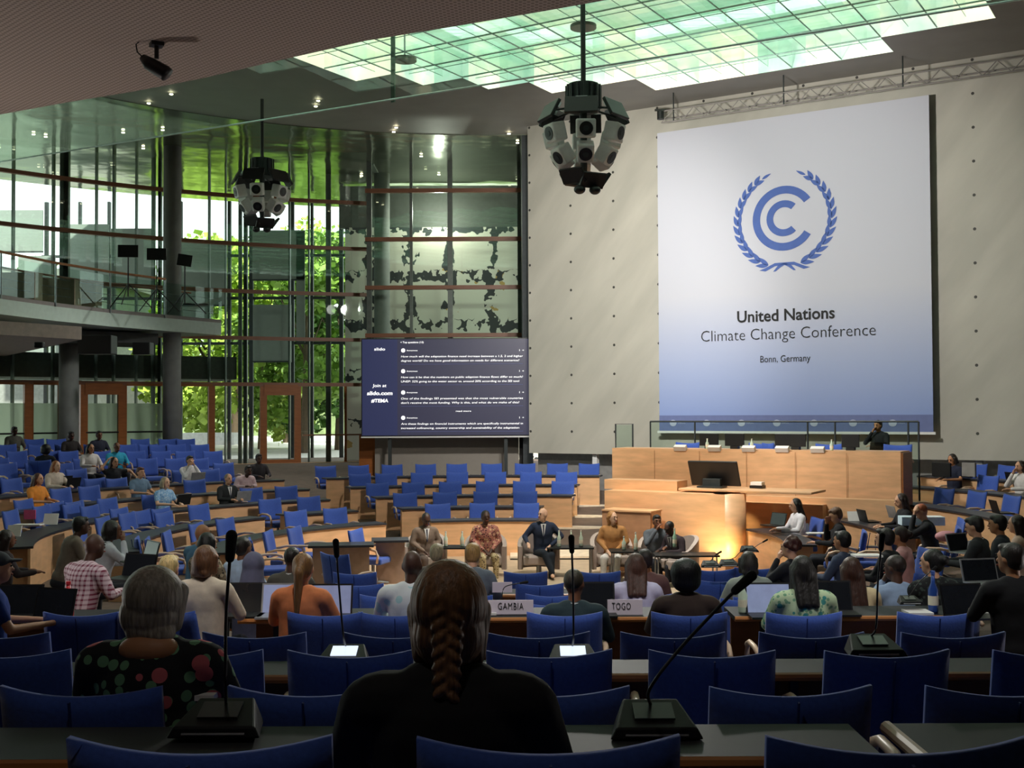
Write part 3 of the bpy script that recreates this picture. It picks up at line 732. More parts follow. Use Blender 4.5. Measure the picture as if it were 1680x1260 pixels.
# ================================================================== DESKS
def arcdesk(R, a0, a1, label, group, zt=None, zbase=None, wood=M_wood, user=0):
    """worktop ring with a wooden modesty front on the inner side"""
    am = (a0+a1)/2; pm = pol(R, am); g0 = G(pm.x, pm.y); zt = g0+.76 if zt is None else zt; zb = g0-.35 if zbase is None else zbase
    d = empty('curved_desk', (0,0,0), label=label, category='desk', group=group)
    MB().ring(R-.24, R+.26, a0, a1, zt-.035, zt).build('worktop', M_top, d)
    MB().ring(R-.2, R-.16, a0, a1, zb, zt-.035).build('front_panel', wood, d)
    for a in (a0, a1):
        e = .012 if a == min(a0, a1) else -.012
        MB().ring(R-.16, R+.2, a+e, a+2*e, g0-.1, zt-.035, 1).build('side_panel', wood, d)
    return d
def A_(px, R, far=True): return phi(ringpt(px, R, far))
DG1, DG2, DG3 = 'wooden desks of the far middle block', 'curved wooden desks on the left', 'curved wooden desks on the right'
names5 = ['front', 'second', 'third', 'fourth', 'rear']
for k, (xa, xb) in enumerate(((703, 883), (655, 889), (613, 940), (571, 948), (532, 985))):
    R = RK(k); arcdesk(R, A_(xb, R), A_(xa, R), 'maple fronted desk with dark worktop, %s row of the far middle block' % names5[k], DG1)
lw = math.radians(203)
for k, (xr, lab) in enumerate(((626, 'innermost'), (581, 'second'), (536, 'third'), (503, 'fourth'), (462, 'fifth'))):
    R = RK(k)
    if k == 1:
        arcdesk(R, A_(581, R), A_(464, R), 'short maple desk run, right hand part of the second curve on the left', DG2)
        arcdesk(R, A_(424, R), lw, 'long curved maple desk, second ring of the left block', DG2)
    else: arcdesk(R, A_(xr, R), lw if k else math.radians(196), 'long curved maple desk with dark worktop, %s ring of the left block' % lab, DG2)
for k, xl, lab in ((1, 1241, 'lowest'), (2, 1349, 'second'), (3, 1393, 'third'), (4, 1488, 'fourth'), (5, 1513, 'top')):
    R = RK(k); Rr = {1: 5.2, 2: 6.8, 3: 8.7}.get(k, R)
    arcdesk(Rr, math.radians(-12), A_(xl, Rr), 'curved maple desk with black worktop, %s tier of the right block' % lab, DG3)
# straight near desks
M_topn = mat('near_desk_top', '303234', rough=.6, var=.06, spec=.2)
def neardesk(Yn, Yf, z, px0, px1, label, zf=None):
    a, b2 = at(px0, 900, Yn), at(px1, 900, Yn); zf = G(a.x*.5+b2.x*.5, Yn+.2) if zf is None else zf
    d = empty('straight_desk', (0,0,0), label=label, category='desk', group='desks of the near block')
    MB().span((a.x, Yn+.02, z-.035), (b2.x, Yf, z)).build('worktop', M_topn, d)
    m = MB(); m.tube([(a.x, Yn+.012, z-.02), (b2.x, Yn+.012, z-.02)], .022, 8); m.build('edge_strip', M_edge, d)
    MB().span((a.x+.05, Yf-.04, zf), (b2.x-.05, Yf-.01, z-.03)).build('front_panel', M_woodd, d)
    x = a.x+.25
    while x < b2.x:
        MB().span((x, Yn+.2, zf), (x+.04, Yn+.24, z-.03)).build('leg', M_dmetal, d); x += 1.6
    return d
neardesk(3.52, 3.9, 1.955, -200, 1447, 'dark topped desk with a wooden edge running along the bottom left foreground')
dk = neardesk(3.52, 3.9, 1.955, 1526, 2100, 'dark topped desk with a wooden end rail at the bottom right corner')
a = at(1526, 900, 3.52); MB().tube([(a.x-.01, 3.5, 1.935), (a.x-.01, 3.92, 1.935)], .024, 10).build('end_rail', M_arm, dk)
neardesk(5.78, 6.12, 1.70, -300, 700, 'dark desk with wooden edge behind the floral dressed woman')
neardesk(5.78, 6.12, 1.70, 700, 1900, 'dark desk with wooden edge holding the glowing microphone unit on the right')
neardesk(9.5, 10.0, 1.325, 390, 1190, 'front desk with a red brown edge carrying the two country plates')
neardesk(9.5, 10.0, 1.325, 1205, 1640, 'desk with a red brown edge to the right of the second country plate')
neardesk(9.3, 10.0, 1.325, -120, 185, 'desk at the left frame edge where the person in the royal blue shirt types')
for i, (Y, xs) in enumerate(((11.5, (700, 1010)), (12.8, (610, 900)), (14.2, (600, 1080)), (11.5, (1150, 1420)), (12.9, (1200, 1560)), (14.3, (1255, 1400)))):
    neardesk(Y, Y+.45, G(1, Y)+.74, xs[0], xs[1], 'dark topped desk, %s of the inner desks beyond the country plates' % ORD[i])
# inner small tables on the left
for i, (px, py, w_, h_) in enumerate(((560, 892, .95, .45), (640, 884, .5, .4))):
    p = atz(px, py, .78); t = empty('side_desk', (p.x, p.y, 0), .12, label=('wide grey panelled inner table left of the panel speakers', 'small black topped table beside the brown suited panel speaker')[i], category='table')
    MB().box((0,0,.76), (w_+.15, .55, .04)).build('worktop', M_top, t, bevel=.005); MB().box((0,-.15,.37), (w_, .04, .74)).build('front_panel', mat('grey_veneer', 'a58a78', rough=.5), t)
    for s in (-1, 1): MB().box((s*(w_/2-.03), .05, .37), (.03, .4, .74)).build('side_panel', M_wood, t)
# ================================================================== ROSTRUM
def fbox(name, m, parent, px0, px1, Y0, depth, z0, z1, bevel=0):
    """block whose front face is parallel to the stage wall; px0/px1 mark the front edge, Y0 distance at px0"""
    s0 = ray(px0, 700).x/ray(px0, 700).y; s1 = ray(px1, 700).x/ray(px1, 700).y
    A = Vector((s0*Y0, Y0, 0)); t = (s1*Y0-A.x)/(WD.x - s1*WD.y); B = A+WD*t
    c = (A+B)/2 - WN*(depth/2); o = MB().box((0,0,0), (t, depth, z1-z0)).build(name, m, parent, bevel=bevel)
    o.location = (c.x, c.y, (z0+z1)/2); o.rotation_euler = M3.to_euler(); return o, A, B
ro = empty('presidium_desk', (0,0,0), label='long maple presidium desk on the upper stage below the banner', category='desk')
o, PA, PB = fbox('front_panel', M_wood, ro, 1004, 1477, 25.2, .06, .9, 2.2)
fbox('worktop', M_wood, ro, 1004, 1477, 25.3, .75, 2.16, 2.22)
q = PB - WN*.38; o = MB().box((0,0,0), (.05, .76, 1.3)).build('side_panel', M_woodd, ro); o.location = (q.x+.02, q.y, 1.55); o.rotation_euler = M3.to_euler()
m = MB()
for k in range(1, 6):
    q = PA + (PB-PA)*(k/6.0)+WN*.033; m.box((q.x, q.y, 1.56), (.006, .006, 1.25))
m.build('panel_joint', M_woodd, ro)
st, _, _ = fbox('floor_stage', M_wood, None, 995, 1500, 25.6, 4.2, .2, 1.1); st['kind'] = S; st.name = 'floor'
lo = empty('speakers_rostrum', (0,0,0), label='stepped maple rostrum with a curved lit corner in front of the presidium desk', category='podium')
o, LA, LB_ = fbox('front_wall', M_wood, lo, 991, 1188, 22.7, .8, 0, 1.47)
o, MA, MB2 = fbox('right_wall', M_wood, lo, 1180, 1348, 22.8, .6, 0, 1.24)
CQ = LB_-WN*.3-WD*.02; MB().tube([(CQ.x, CQ.y, 0), (CQ.x, CQ.y, 1.47)], .3, 40).build('rounded_corner', M_wood, lo, smooth=True)
fbox('back_wall', M_wood, lo, 993, 1480, 24.4, .3, .2, 1.35)
o, _, _ = fbox('reading_shelf', M_wood, lo, 1112, 1330, 22.15, .9, 1.5, 1.545, bevel=.01)
o, _, _ = fbox('upper_ledge', M_wood, lo, 991, 1110, 23.2, .5, 1.47, 1.66)
for px, py in ((1006, 817), (1158, 822)):
    p = at(px, py, 22.4); 
lec = empty('side_lectern', (0,0,0), label='square wooden lectern box standing left of the rostrum behind the blonde panel speaker', category='lectern')
o, CA, CB = fbox('front_panel', wood('lectern_front', 'c0906c', (1,1,3)), lec, 987, 1066, 22.05, .03, .02, 1.13)
o, _, _ = fbox('cabinet', M_wood, lec, 987.5, 1068, 22.1, .42, .02, 1.12)
o, _, _ = fbox('top', M_wood, lec, 986, 1067, 22.03, .5, 1.13, 1.16)
tq0, tq1 = at(1036, 858, 20.6), at(1060, 858, 20.5)
# microphones knobs on the rostrum wall top
# ================================================================== panel area steps
for i, (y, xa, xb, Y) in enumerate(((918, 837, 985, 23.6), (870, 908, 990, 27.0), (851, 943, 988, 28.4), (833, 950, 990, 29.9))):
    a, b2 = at(xa, y, Y), at(xb, y, Y); z = a.z
    s_ = MB().span((a.x, Y, z-.16), (b2.x+.3, Y+1.4, z+.06)).build('stair_step', mat('cream_step', 'efe0c8', rough=.6), kind=S); s_.name = 'floor_step'
    MB().span((a.x, Y-.012, z-.1), (b2.x+.3, Y+.005, z+.02)).build('riser', M_black, s_)
# ================================================================== PEOPLE
def blob(name, m, mt, parent, vox=.014, sm=3, **tags):
    o = m.build(name, mt, parent, fix=False, **tags)
    r = o.modifiers.new('remesh', 'REMESH'); r.mode = 'VOXEL'; r.voxel_size = vox; r.use_smooth_shade = True
    s = o.modifiers.new('smooth', 'SMOOTH'); s.factor = .6; s.iterations = sm
    return o
SK = {'l': 'd9a584', 'p': 'e6b99b', 't': 'b9825c', 'b': '7a4f37', 'd': '4c3024'}
SKM = {k: mat('skin_'+n, SK[k], rough=.55, var=.06) for k, n in zip('lptbd', ('light', 'pale', 'tan', 'brown', 'dark'))}
M_eye = mat('eye_dark', '1a1210', rough=.2); M_lip = mat('lip', '9a5048', rough=.5)
def hairm(c):
    def bld(N, L, b):
        tc = N.new('ShaderNodeTexCoord'); mp = N.new('ShaderNodeMapping'); mp.inputs['Scale'].default_value = (60, 60, 5); L.new(tc.outputs['Object'], mp.inputs[0])
        no = N.new('ShaderNodeTexNoise'); no.inputs['Scale'].default_value = 1.6; no.inputs['Detail'].default_value = 4; L.new(mp.outputs[0], no.inputs[0])
        k = srgb(c); rp = N.new('ShaderNodeValToRGB'); rp.color_ramp.elements[0].position = .3; rp.color_ramp.elements[1].position = .72
        rp.color_ramp.elements[0].color = tuple(x*.55 for x in k[:3])+(1,); rp.color_ramp.elements[1].color = tuple(min(1, x*1.35) for x in k[:3])+(1,)
        L.new(no.outputs[0], rp.inputs[0]); L.new(rp.outputs[0], b.inputs['Base Color'])
        bp = N.new('ShaderNodeBump'); bp.inputs['Strength'].default_value = .5; bp.inputs['Distance'].default_value = .01
        L.new(no.outputs[0], bp.inputs['Height']); L.new(bp.outputs[0], b.inputs['Normal'])
    return ramp_mat('hair_'+c, bld, .5)
def clothm(c, kind=None):
    if kind is None: return mat('cloth_'+c, c, rough=.9, var=.12, scale=14, bump=.15)
    cc = [srgb(x) for x in c.split('/')]
    def bld(N, L, b):
        tc = N.new('ShaderNodeTexCoord'); sx = N.new('ShaderNodeSeparateXYZ'); L.new(tc.outputs['Object'], sx.inputs[0])
        if kind == 'plaid':
            a = nmath(N, L, 'GREATER_THAN', nmath(N, L, 'SINE', nmath(N, L, 'MULTIPLY', sx.outputs[0], 150.0)), .35)
            c2 = nmath(N, L, 'GREATER_THAN', nmath(N, L, 'SINE', nmath(N, L, 'MULTIPLY', sx.outputs[2], 150.0)), .35)
            x = nmix(N, L, nmath(N, L, 'MULTIPLY', nmath(N, L, 'ADD', a, c2), .5), cc[0], cc[1]); L.new(x, b.inputs['Base Color'])
        else:
            sc = {'floral': 17, 'print': 26, 'dapple': 12}[kind]
            v = N.new('ShaderNodeTexVoronoi'); v.inputs['Scale'].default_value = sc; L.new(tc.outputs['Object'], v.inputs[0])
            v2 = N.new('ShaderNodeTexVoronoi'); v2.inputs['Scale'].default_value = sc*.55; mp = N.new('ShaderNodeMapping'); mp.inputs['Location'].default_value = (3, 1, 2); L.new(tc.outputs['Object'], mp.inputs[0]); L.new(mp.outputs[0], v2.inputs[0])
            m1 = nmath(N, L, 'LESS_THAN', v.outputs['Distance'], .36); m2 = nmath(N, L, 'LESS_THAN', v2.outputs['Distance'], .3)
            x = nmix(N, L, m1, cc[0], cc[1]); x = nmix(N, L, m2, x, cc[2 % len(cc)]); L.new(x, b.inputs['Base Color'])
    return ramp_mat('cloth_%s_%s' % (kind, c.replace('/', '_')), bld, .9)
def person(px, py, label, Y=None, face=None, skin='l', top='8a8f99', tk=None, hair='2a1c14', hs='short', legs='23252e', pose='desk', lean=.08, hy=0., hp=0., sleeve='long', sit=1.34, detail=1, seatz=None, widen=1.0, scoop=False, bulk=1.0):
    if Y is None:
        p = solve(px, py, sit); r = math.hypot(p.x-CX, p.y-CY); dl = (r-4.5) % 1.5
        if r > 4.6 and r < 12.2 and not .5 <= dl <= 1.0:
            r2 = r-dl+(.5 if dl < .5 or dl > 1.38 else 1.0) + (1.5 if dl > 1.38 else 0); q = ringpt(px, r2, p.y > CY); zq = G(q.x, q.y)+sit; p = Vector((q.x, q.y, zq))
    else: p = at(px, py, Y)
    x, y = p.x, p.y
    if face is None: face = facing((x, y))
    elif isinstance(face, tuple): face = facing((x, y), face)
    hd = .74*math.tan(lean)+.02; x += math.sin(face)*hd; y -= math.cos(face)*hd
    z0 = p.z - sit     # nominal floor under the seat
    lower = lean
    T = lambda q: Vector((q[0], q[1] + max(0, q[2]-.5)*math.tan(lean), .5+(q[2]-.5)*math.cos(lean*.8) if q[2] > .5 else q[2]))
    vox = .016 if detail < 2 else .009
    sk = SKM[skin]; b = bulk
    NECK = T((0, -.01, 1.08)); HC = T((0, .02, 1.225))
    R = Matrix.Rotation(hy, 3, 'Z') @ Matrix.Rotation(-hp, 3, 'X')
    H = lambda q: HC + R @ Vector(q)
    sh = .185*b*widen
    poses = {'desk': (((.27,.1,.8), (.12,.34,.79)), ((-.27,.1,.8), (-.12,.34,.79))),
             'type': (((.26,.1,.8), (.09,.36,.8)), ((-.26,.1,.8), (-.09,.36,.8))),
             'lap': (((.27,.03,.8), (.07,.26,.64)), ((-.27,.03,.8), (-.07,.26,.64))),
             'chin': (((.22,.2,.84), (.035,.17,1.1)), ((-.27,.1,.8), (-.08,.34,.79))),
             'chinl': (((.27,.1,.8), (.08,.34,.79)), ((-.22,.2,.84), (-.035,.17,1.1))),
             'hands': (((.2,.22,.84), (.04,.15,1.13)), ((-.2,.22,.84), (-.04,.15,1.13))),
             'up': (((.36,.06,1.1), (.2,.05,1.27)), ((-.36,.1,1.02), (-.42,.3,.86))),
             'head': (((.2,.26,.86), (.09,.12,1.2)), ((-.2,.26,.86), (-.09,.12,1.2))),
             'arm': (((.34,.02,.82), (.3,.26,.72)), ((-.34,.02,.82), (-.1,.25,.66)))}
    (e1, h1), (e2, h2) = poses[pose]
    body = MB(); shirt = MB(); tr_ = MB()
    # torso
    for m, g_ in ((body, 0), (shirt, .022)):
        m.ell(T((0, 0, .56)), (.165*b+g_, .115*b+g_, .12+g_)); m.ell(T((0, .0, .72)), (.15*b+g_, .105*b+g_, .16+g_))
        m.ell(T((0, .0, .9)), (.168*b+g_, .11*b+g_, .17+g_)); m.cap(T((-sh+.03, -.01, 1.0)), T((sh-.03, -.01, 1.0)), .062+g_)
        m.cap(T((0, -.004, .6)), T((0, -.004, .93)), (.104*b if g_ == 0 else .116*b+.01)); m.cap(T((-.07, 0, .62)), T((-.075, 0, .95)), .085*b+g_); m.cap(T((.07, 0, .62)), T((.075, 0, .95)), .085*b+g_)
        m.cap(T((-.06, -.01, 1.035)), T((.06, -.01, 1.035)), .052+g_)
    if scoop: body.ell(T((0, -.05, 1.055)), (.115, .07, .06))
    body.cap(T((0, -.015, 1.0)), HC+Vector((0, -.02, -.05)), .054, .05)
    for (e, h), s in (((e1, h1), 1), ((e2, h2), -1)):
        S0, E0 = T((s*sh, -.01, .995)), T((s*(sh+.075), e[1], e[2])) if abs(e[0]) < .3 else T(e)
        if pose in ('chin', 'chinl', 'hands', 'head'): E0 = T(e)
        H0 = T(h)
        if pose in ('desk', 'type', 'chin', 'chinl') and h[2] < .9: H0 = Vector((h[0], h[1]+.05+.2*math.tan(lean), .79))
        body.cap(S0, E0, .047, .037); body.cap(E0, H0, .036, .024)
        shirt.cap(S0, E0 if sleeve == 'long' else S0+(E0-S0)*.62, .068*b, .052)
        if sleeve == 'long': shirt.cap(E0, E0+(H0-E0)*.88, .05, .037)
        # hand: palm, four fingers, thumb
        d = (H0-E0).normalized(); side = d.cross(Vector((0,0,1))).normalized(); up = side.cross(d)
        PC = H0+d*.045; body.ell(PC, (.036,.036,.022), None, 8, 6)
        body.cap(H0, PC, .024, .026, 8)
        for k in range(4):
            o = side*(-.027+.018*k); L1 = (.04, .047, .045, .034)[k]
            a = PC+o+d*.03; c_ = a+d*L1-up*.008; body.cap(a-d*.02, c_, .0095, .009, 6); body.cap(c_, c_+d*L1*.5-up*.02, .009, .008, 6)
        a = H0+side*(s*-.026)+d*.015; body.cap(a, a+side*(s*-.022)+d*.035-up*.01, .012, .009, 6)
    # legs
    for s in (-1, 1):
        hp_, kn, an = Vector((s*.09, .02, .5)), Vector((s*.12, .43, .52)), Vector((s*.12, .42, .1))
        if pose == 'arm' and s > 0: kn, an = Vector((.02, .44, .56)), Vector((-.12, .55, .22))
        body.cap(hp_, kn, .075, .052); body.cap(kn, an, .05, .033)
        tr_.cap(hp_, kn, .098, .07); tr_.cap(kn, an, .068, .05)
        body.ell(an+Vector((0,.07,-.05)), (.04, .12, .035), None, 8, 6)
    tr_.ell((0, .0, .5), (.18*b, .14*b, .1))
    # head
    body.ell(H((0,0,.012)), (.074,.094,.104), R, 18, 12); body.ell(H((0,.03,-.05)), (.056,.066,.07), R); body.ell(H((0,.055,-.092)), (.03,.028,.022), R)
    body.cap(H((0,.088,.012)), H((0,.112,-.022)), .010, .015, 8)
    body.ell(H((0,.083,.03)), (.05,.016,.012), R)
    for s in (-1, 1):
        body.ell(H((s*.076,-.005,-.01)), (.01,.019,.03), R); 
    root = blob('person', body, sk, None, vox if detail >= 2 else .013, 2)
    root.location = (x, y, z0); root.rotation_euler = (0, 0, face)
    root['label'] = label; root['category'] = 'person'
    # the face
    ft = MB()
    for s in (-1, 1): ft.ell(H((s*.03,.092,.008)), (.0125,.008,.007), R, 8, 6); ft.cap(H((s*.018,.1,.03)), H((s*.044,.093,.03)), .0045, None, 6)
    ft.build('eyes', M_eye, root, smooth=True)
    MB().cap(H((-.02,.101,-.055)), H((.02,.101,-.055)), .0075, None, 6).build('mouth', M_lip, root, smooth=True)
    blob('trousers' if tk != 'dress' else 'skirt', tr_, clothm(legs) if '/' not in legs else clothm(legs, 'print'), root, .02, 2)
    if tk in ('suit',):
        # jacket with lapels, shirt front and collar
        blob('jacket', shirt, clothm(top), root, vox+.002, 2)
        c_ = MB(); c_.hexa([T((-.005,.137,.82)), T((.005,.137,.82)), T((.05,.072,1.055)), T((-.05,.072,1.055)), T((-.005,.147,.82)), T((.005,.147,.82)), T((.05,.096,1.055)), T((-.05,.096,1.055))])
        MB().hexa([T((-.008,.146,.82)), T((.008,.146,.82)), T((.014,.095,1.045)), T((-.014,.095,1.045)), T((-.008,.154,.82)), T((.008,.154,.82)), T((.012,.104,1.045)), T((-.012,.104,1.045))]).build('tie', clothm('2c2f45'), root)
        c_.build('shirt_front', M_white, root)
        MB().tube([T((0,-.01,1.04)), T((0,-.01,1.085))], [.064, .06], 14).build('collar', M_white, root)
    else:
        blob('shirt', shirt, clothm(top, tk) if tk in ('plaid', 'floral', 'print', 'dapple') else clothm(top), root, vox+.002, 2)
    hm = hairm(hair); h = MB()
    if hs != 'bald':
        h.ell(H((0,-.022,.035)), (.084,.098,.092), R, 18, 12)
    if hs == 'short':
        h.ell(H((0,-.045,0)), (.082,.07,.09), R); h.ell(H((0,.05,.085)), (.062,.045,.03), R)
    elif hs == 'crop':
        h = MB(); h.ell(H((0,-.016,.03)), (.079,.094,.09), R, 18, 12)
    elif hs == 'curly':
        for k in range(26):
            a = random.uniform(0, 2*PI); t = random.uniform(0, 1.9); d = R @ Vector((math.sin(t)*math.cos(a), math.sin(t)*math.sin(a), math.cos(t)))
            if (R.inverted() @ d).y > .55 and t > .8: continue
            h.ell(H((0,-.02,.03)) + d*.09, .035, None, 8, 6)
    elif hs == 'afro':
        h.ell(H((0,-.03,.03)), (.125,.12,.115), R, 18, 12); h.ell(H((0,-.05,-.03)), (.12,.09,.1), R)
    elif hs == 'bob':
        h.ell(H((0,-.045,-.02)), (.098,.088,.115), R)
        for s in (-1, 1): h.cap(H((s*.08,.0,.03)), H((s*.078,.0,-.09)), .03, .026)
        h.cap(H((-.05,-.08,-.09)), H((.05,-.08,-.09)), .04)
    elif hs in ('long', 'verylong'):
        dn = T((0, -.11, .95 if hs == 'long' else .84)); h.ell(H((0,-.05,-.02)), (.092,.08,.11), R)
        for s in (-1, 0, 1):
            h.cap(H((s*.06,-.05,0)), dn+Vector((s*.06, -.01, .03)), .045, .032)
        for s in (-1, 1): h.cap(H((s*.08,.0,.03)), T((s*.09,-.02,.99)), .024, .022)
    elif hs == 'ponytail':
        h.ell(H((0,-.05,0)), (.08,.07,.09), R); h.cap(H((0,-.11,.03)), H((0,-.15,-.02)), .035, .042); h.cap(H((0,-.15,-.02)), T((0.01,-.13,.9)), .042, .022)
    elif hs == 'bun':
        h.ell(H((0,-.05,0)), (.082,.07,.09), R); h.ell(H((0,-.13,.03)), (.045,.04,.045), R)
    elif hs == 'cap':
        h = MB(); h.ell(H((0,-.012,.05)), (.088,.105,.075), R, 18, 12); h.ell(H((0,.115,.045)), (.06,.07,.012), R)
    elif hs == 'hijab':
        h = MB(); h.ell(H((0,-.015,.02)), (.1,.11,.12), R, 18, 12); h.cap(H((0,-.03,-.04)), T((0,-.01,1.06)), .1, .12); h.ell(T((0,-.01,1.02)), (.19,.13,.08))
    elif hs == 'greybob':
        h.ell(H((0,-.03,.015)), (.112,.108,.115), R, 20, 14); h.ell(H((-.01,-.05,-.05)), (.108,.08,.1), R, 18, 12); h.cap(H((-.03,-.06,-.1)), H((.035,-.06,-.115)), .062)
        for s in (-1, 1): h.cap(H((s*.085,.01,.03)), H((s*.075,-.01,-.09)), .036, .03)
    elif hs == 'braid':
        h.ell(H((0,-.022,.02)), (.098,.104,.11), R, 20, 14); h.ell(H((0,-.035,-.055)), (.092,.082,.09), R, 18, 12)
        for s in (-1, 1): h.cap(H((s*.078,-.01,.0)), H((s*.07,-.03,-.11)), .03, .022)
        for k in range(8):
            zz = .045-.031*k; yy = -.108-.004*k; wv = .036-.0018*k
            for s in (-1, 1): h.ell(H((s*wv*.6, yy, zz-.014*(s > 0))), (.028,.017,.0135), R @ Matrix.Rotation(s*.75, 3, 'Y'), 10, 7)
        h.cap(H((0,-.12,-.18)), H((.0,-.125,-.23)), .016, .012); h.cap(H((0,-.122,-.235)), H((-.022,-.13,-.3)), .012, .018); h.cap(H((0,-.122,-.235)), H((.035,-.13,-.3)), .01, .014)
        MB().ell(H((0,-.124,-.234)), (.02,.02,.012)).build('hair_tie', M_black, root, smooth=True)
    if hs != 'bald':
        nm = {'hijab': 'headscarf', 'cap': 'cap'}.get(hs, 'hair')
        mm = clothm(hair) if hs in ('hijab', 'cap') else hm
        # open the face: keep hair behind the brow line by lowering it into the head there
        o = blob(nm, h, mm, root, .014 if detail < 2 else .006, 2 if detail < 2 else 1)
    return root
def beard(root, HCv, col): pass
P = person
# --- foreground, seen from behind
P(257, 922, 'grey-haired woman in a black floral blouse in the left foreground, back to us', Y=4.32, face=0, skin='t', top='17191d/6b9a74/cf6a70', tk='floral', hair='9a9184', hs='greybob', hy=-.12, detail=2, sleeve='long', bulk=1.12, sit=1.36, scoop=True)
P(737, 904, 'woman with braided brown hair and a plain black top, largest figure in the centre foreground', Y=2.93, face=0, skin='l', top='0c0c0e', hair='8a6240', hs='braid', detail=2, bulk=1.08, sit=1.37)
# --- row with the country plates and just beyond, backs to us
STG = (1.2, 26)
P(340, 895, 'woman with a smooth brown bob and a pale beige top, behind the grey-haired woman', Y=9.15, face=STG, top='dccdb8', hair='6e4a30', hs='bob', hy=-.3)
P(498, 908, 'woman with a long light brown ponytail and a salmon orange top at the white laptop', Y=9.15, face=STG, top='e58a58', hair='8a6238', hs='ponytail', hy=.1)
P(417, 912, 'person in a grey violet headscarf, seated at a dark laptop', Y=10.5, face=STG, skin='b', top='3a3c50', hair='5c5c74', hs='hijab', sit=1.32)
P(480, 897, 'man in a grey suit jacket with close dark hair, behind the ponytailed woman', Y=11.6, face=STG, skin='d', top='4d4a44', tk='suit', hair='1d1512', hs='crop')
P(676, 903, 'bald man in a white shirt with pale turquoise points, left of the braided woman', Y=9.15, face=STG, skin='d', top='dfe6e8/b4dde0/e8eef0', tk='dapple', hs='bald', widen=1.1)
P(717, 892, 'person with short grey blond hair, head just above the braided woman', Y=13.6, face=STG, skin='l', top='57514a', hair='a29474', hs='short')
P(776, 888, 'person with blond hair and a steel grey jacket, right behind the braided woman\'s head', Y=12.0, face=STG, skin='l', top='67707c', hair='b08a54', hs='short', lean=.3)
P(942, 933, 'balding man in a dark green and grey suit, between the two country plates', Y=9.15, face=STG, skin='b', top='22343a', tk='suit', hair='3a3428', hs='crop', hy=-.35, widen=1.02, bulk=1.05)
P(1042, 908, 'woman with wavy brown hair and a lavender shirt, behind the right country plate', Y=10.9, face=STG, top='c3c0de', hair='4a2f26', hs='long', hy=.15)
P(1058, 895, 'dark haired person just beyond the lavender-shirted woman', Y=12.6, face=STG, skin='b', top='6a4a48', hair='251a1a', hs='short', sit=1.38)
P(1124, 920, 'person with a full round black hairdo and brown jacket, right of the second country plate', Y=9.15, face=STG, skin='d', top='3a2c26', hair='0c0b0c', hs='afro', bulk=1.08)
P(1227, 905, 'dark haired person in a light grey top beyond the tall microphone tip', Y=12.2, face=STG, top='9aa39a', hair='2c2621', hs='bob')
P(1296, 882, 'woman with reddish brown curls resting a hand on her chin, black top', Y=13.4, face=(-3, 21), top='191a22', hair='4a221a', hs='curly', pose='chinl', hy=.3)
P(1315, 912, 'woman with long black hair and a pale green floral top, right of the open laptop', Y=9.15, face=STG, skin='t', top='b9cfa8/6f9c7c/3f8f8a', tk='print', hair='15110f', hs='long', bulk=1.05)
P(1381, 871, 'dark haired man in a navy suit looking left, in front of the right block', Y=13.8, face=(-1.5, 20), skin='t', top='39445c', tk='suit', hair='14100f', hs='short')
P(1396, 914, 'woman with very long dark brown hair and cream top right of the floral one', Y=10.3, face=STG, top='dcc9a0', hair='3c2014', hs='verylong', hy=-.2)
P(1451, 858, 'bearded man with swept back black hair in a black top, seen from the side', Y=13.2, face=(-2.5, 18), top='15161b', hair='191210', hs='short', sit=1.4)
P(1475, 864, 'person with dark bun and pale pink top behind the bearded man in black', Y=14.6, face=(-2.5, 19), skin='t', top='dba4a4', hair='2b1a18', hs='bun')
P(1468, 910, 'man with a shaved head and light blue shirt, resting his head to the left', Y=10.45, face=STG, skin='d', top='8ea4c4', hair='231713', hs='crop', hy=.5, pose='chinl')
P(1528, 901, 'woman with tied black hair and a black patterned top, left of the blue water bottle', Y=10.4, face=STG, skin='l', top='16181c/3c4a44/15171a', tk='print', hair='0e0c0e', hs='bun', hy=.5)
P(1657, 878, 'dark haired person in black at the right frame edge, largest figure on the right', Y=8.7, face=STG, skin='t', top='101116', hair='1c1310', hs='short', hy=.4, bulk=1.1, sit=1.4)
P(1598, 847, 'bearded man in a dark suit reading, seen from the side at the right', Y=13.6, face=(-2, 19), skin='l', top='25282c', tk='suit', hair='1a1412', hs='short', hp=.25, pose='type')
P(1636, 845, 'man with dark hair and glasses in a dark jacket, right of the bearded reading man', Y=14.4, face=(-2, 19), skin='t', top='2a2d36', hair='15110f', hs='short')
P(-4, 905, 'person in a royal blue polo shirt and grey cap typing at the left frame edge', Y=8.6, face=(1.5, 12), skin='l', top='1c3f96', hair='4b5158', hs='cap', sleeve='short', pose='type', bulk=1.05)
P(155, 873, 'bald man in a red and white checked shirt seen from behind on the left', Y=10.6, face=(1.0, 18), skin='d', top='d9c4cc/7a3048', tk='plaid', hs='bald', lean=.25, bulk=1.08)
P(185, 852, 'man with longish black hair and white shirt, hand at his mouth', Y=13.9, face=(1.5, 19), skin='b', top='d4d8e2', hair='15100f', hs='bob', pose='chin', lean=.25)
P(134, 845, 'dark skinned man in a brown jacket leaning forward at the left', Y=14.9, face=(1, 20), skin='d', top='75695c', hair='120f0e', hs='short', lean=.3)
P(332, 860, 'bald man in a teal blue shirt facing the stage, left of centre', Y=13.9, face=(3, 22), skin='t', top='4f7898', hs='bald', widen=1.1)
P(342, 874, 'person with sleek black hair and brown patterned top before the bald man', Y=12.9, face=(3, 22), top='8a7a62/3a342c/c2b294', tk='print', hair='0f0d10', hs='bob')
P(400, 881, 'person with a dark top knot and light blue shirt, left of the headscarf', Y=12.8, face=(3, 23), skin='b', top='b4c9e6', hair='201613', hs='bun')
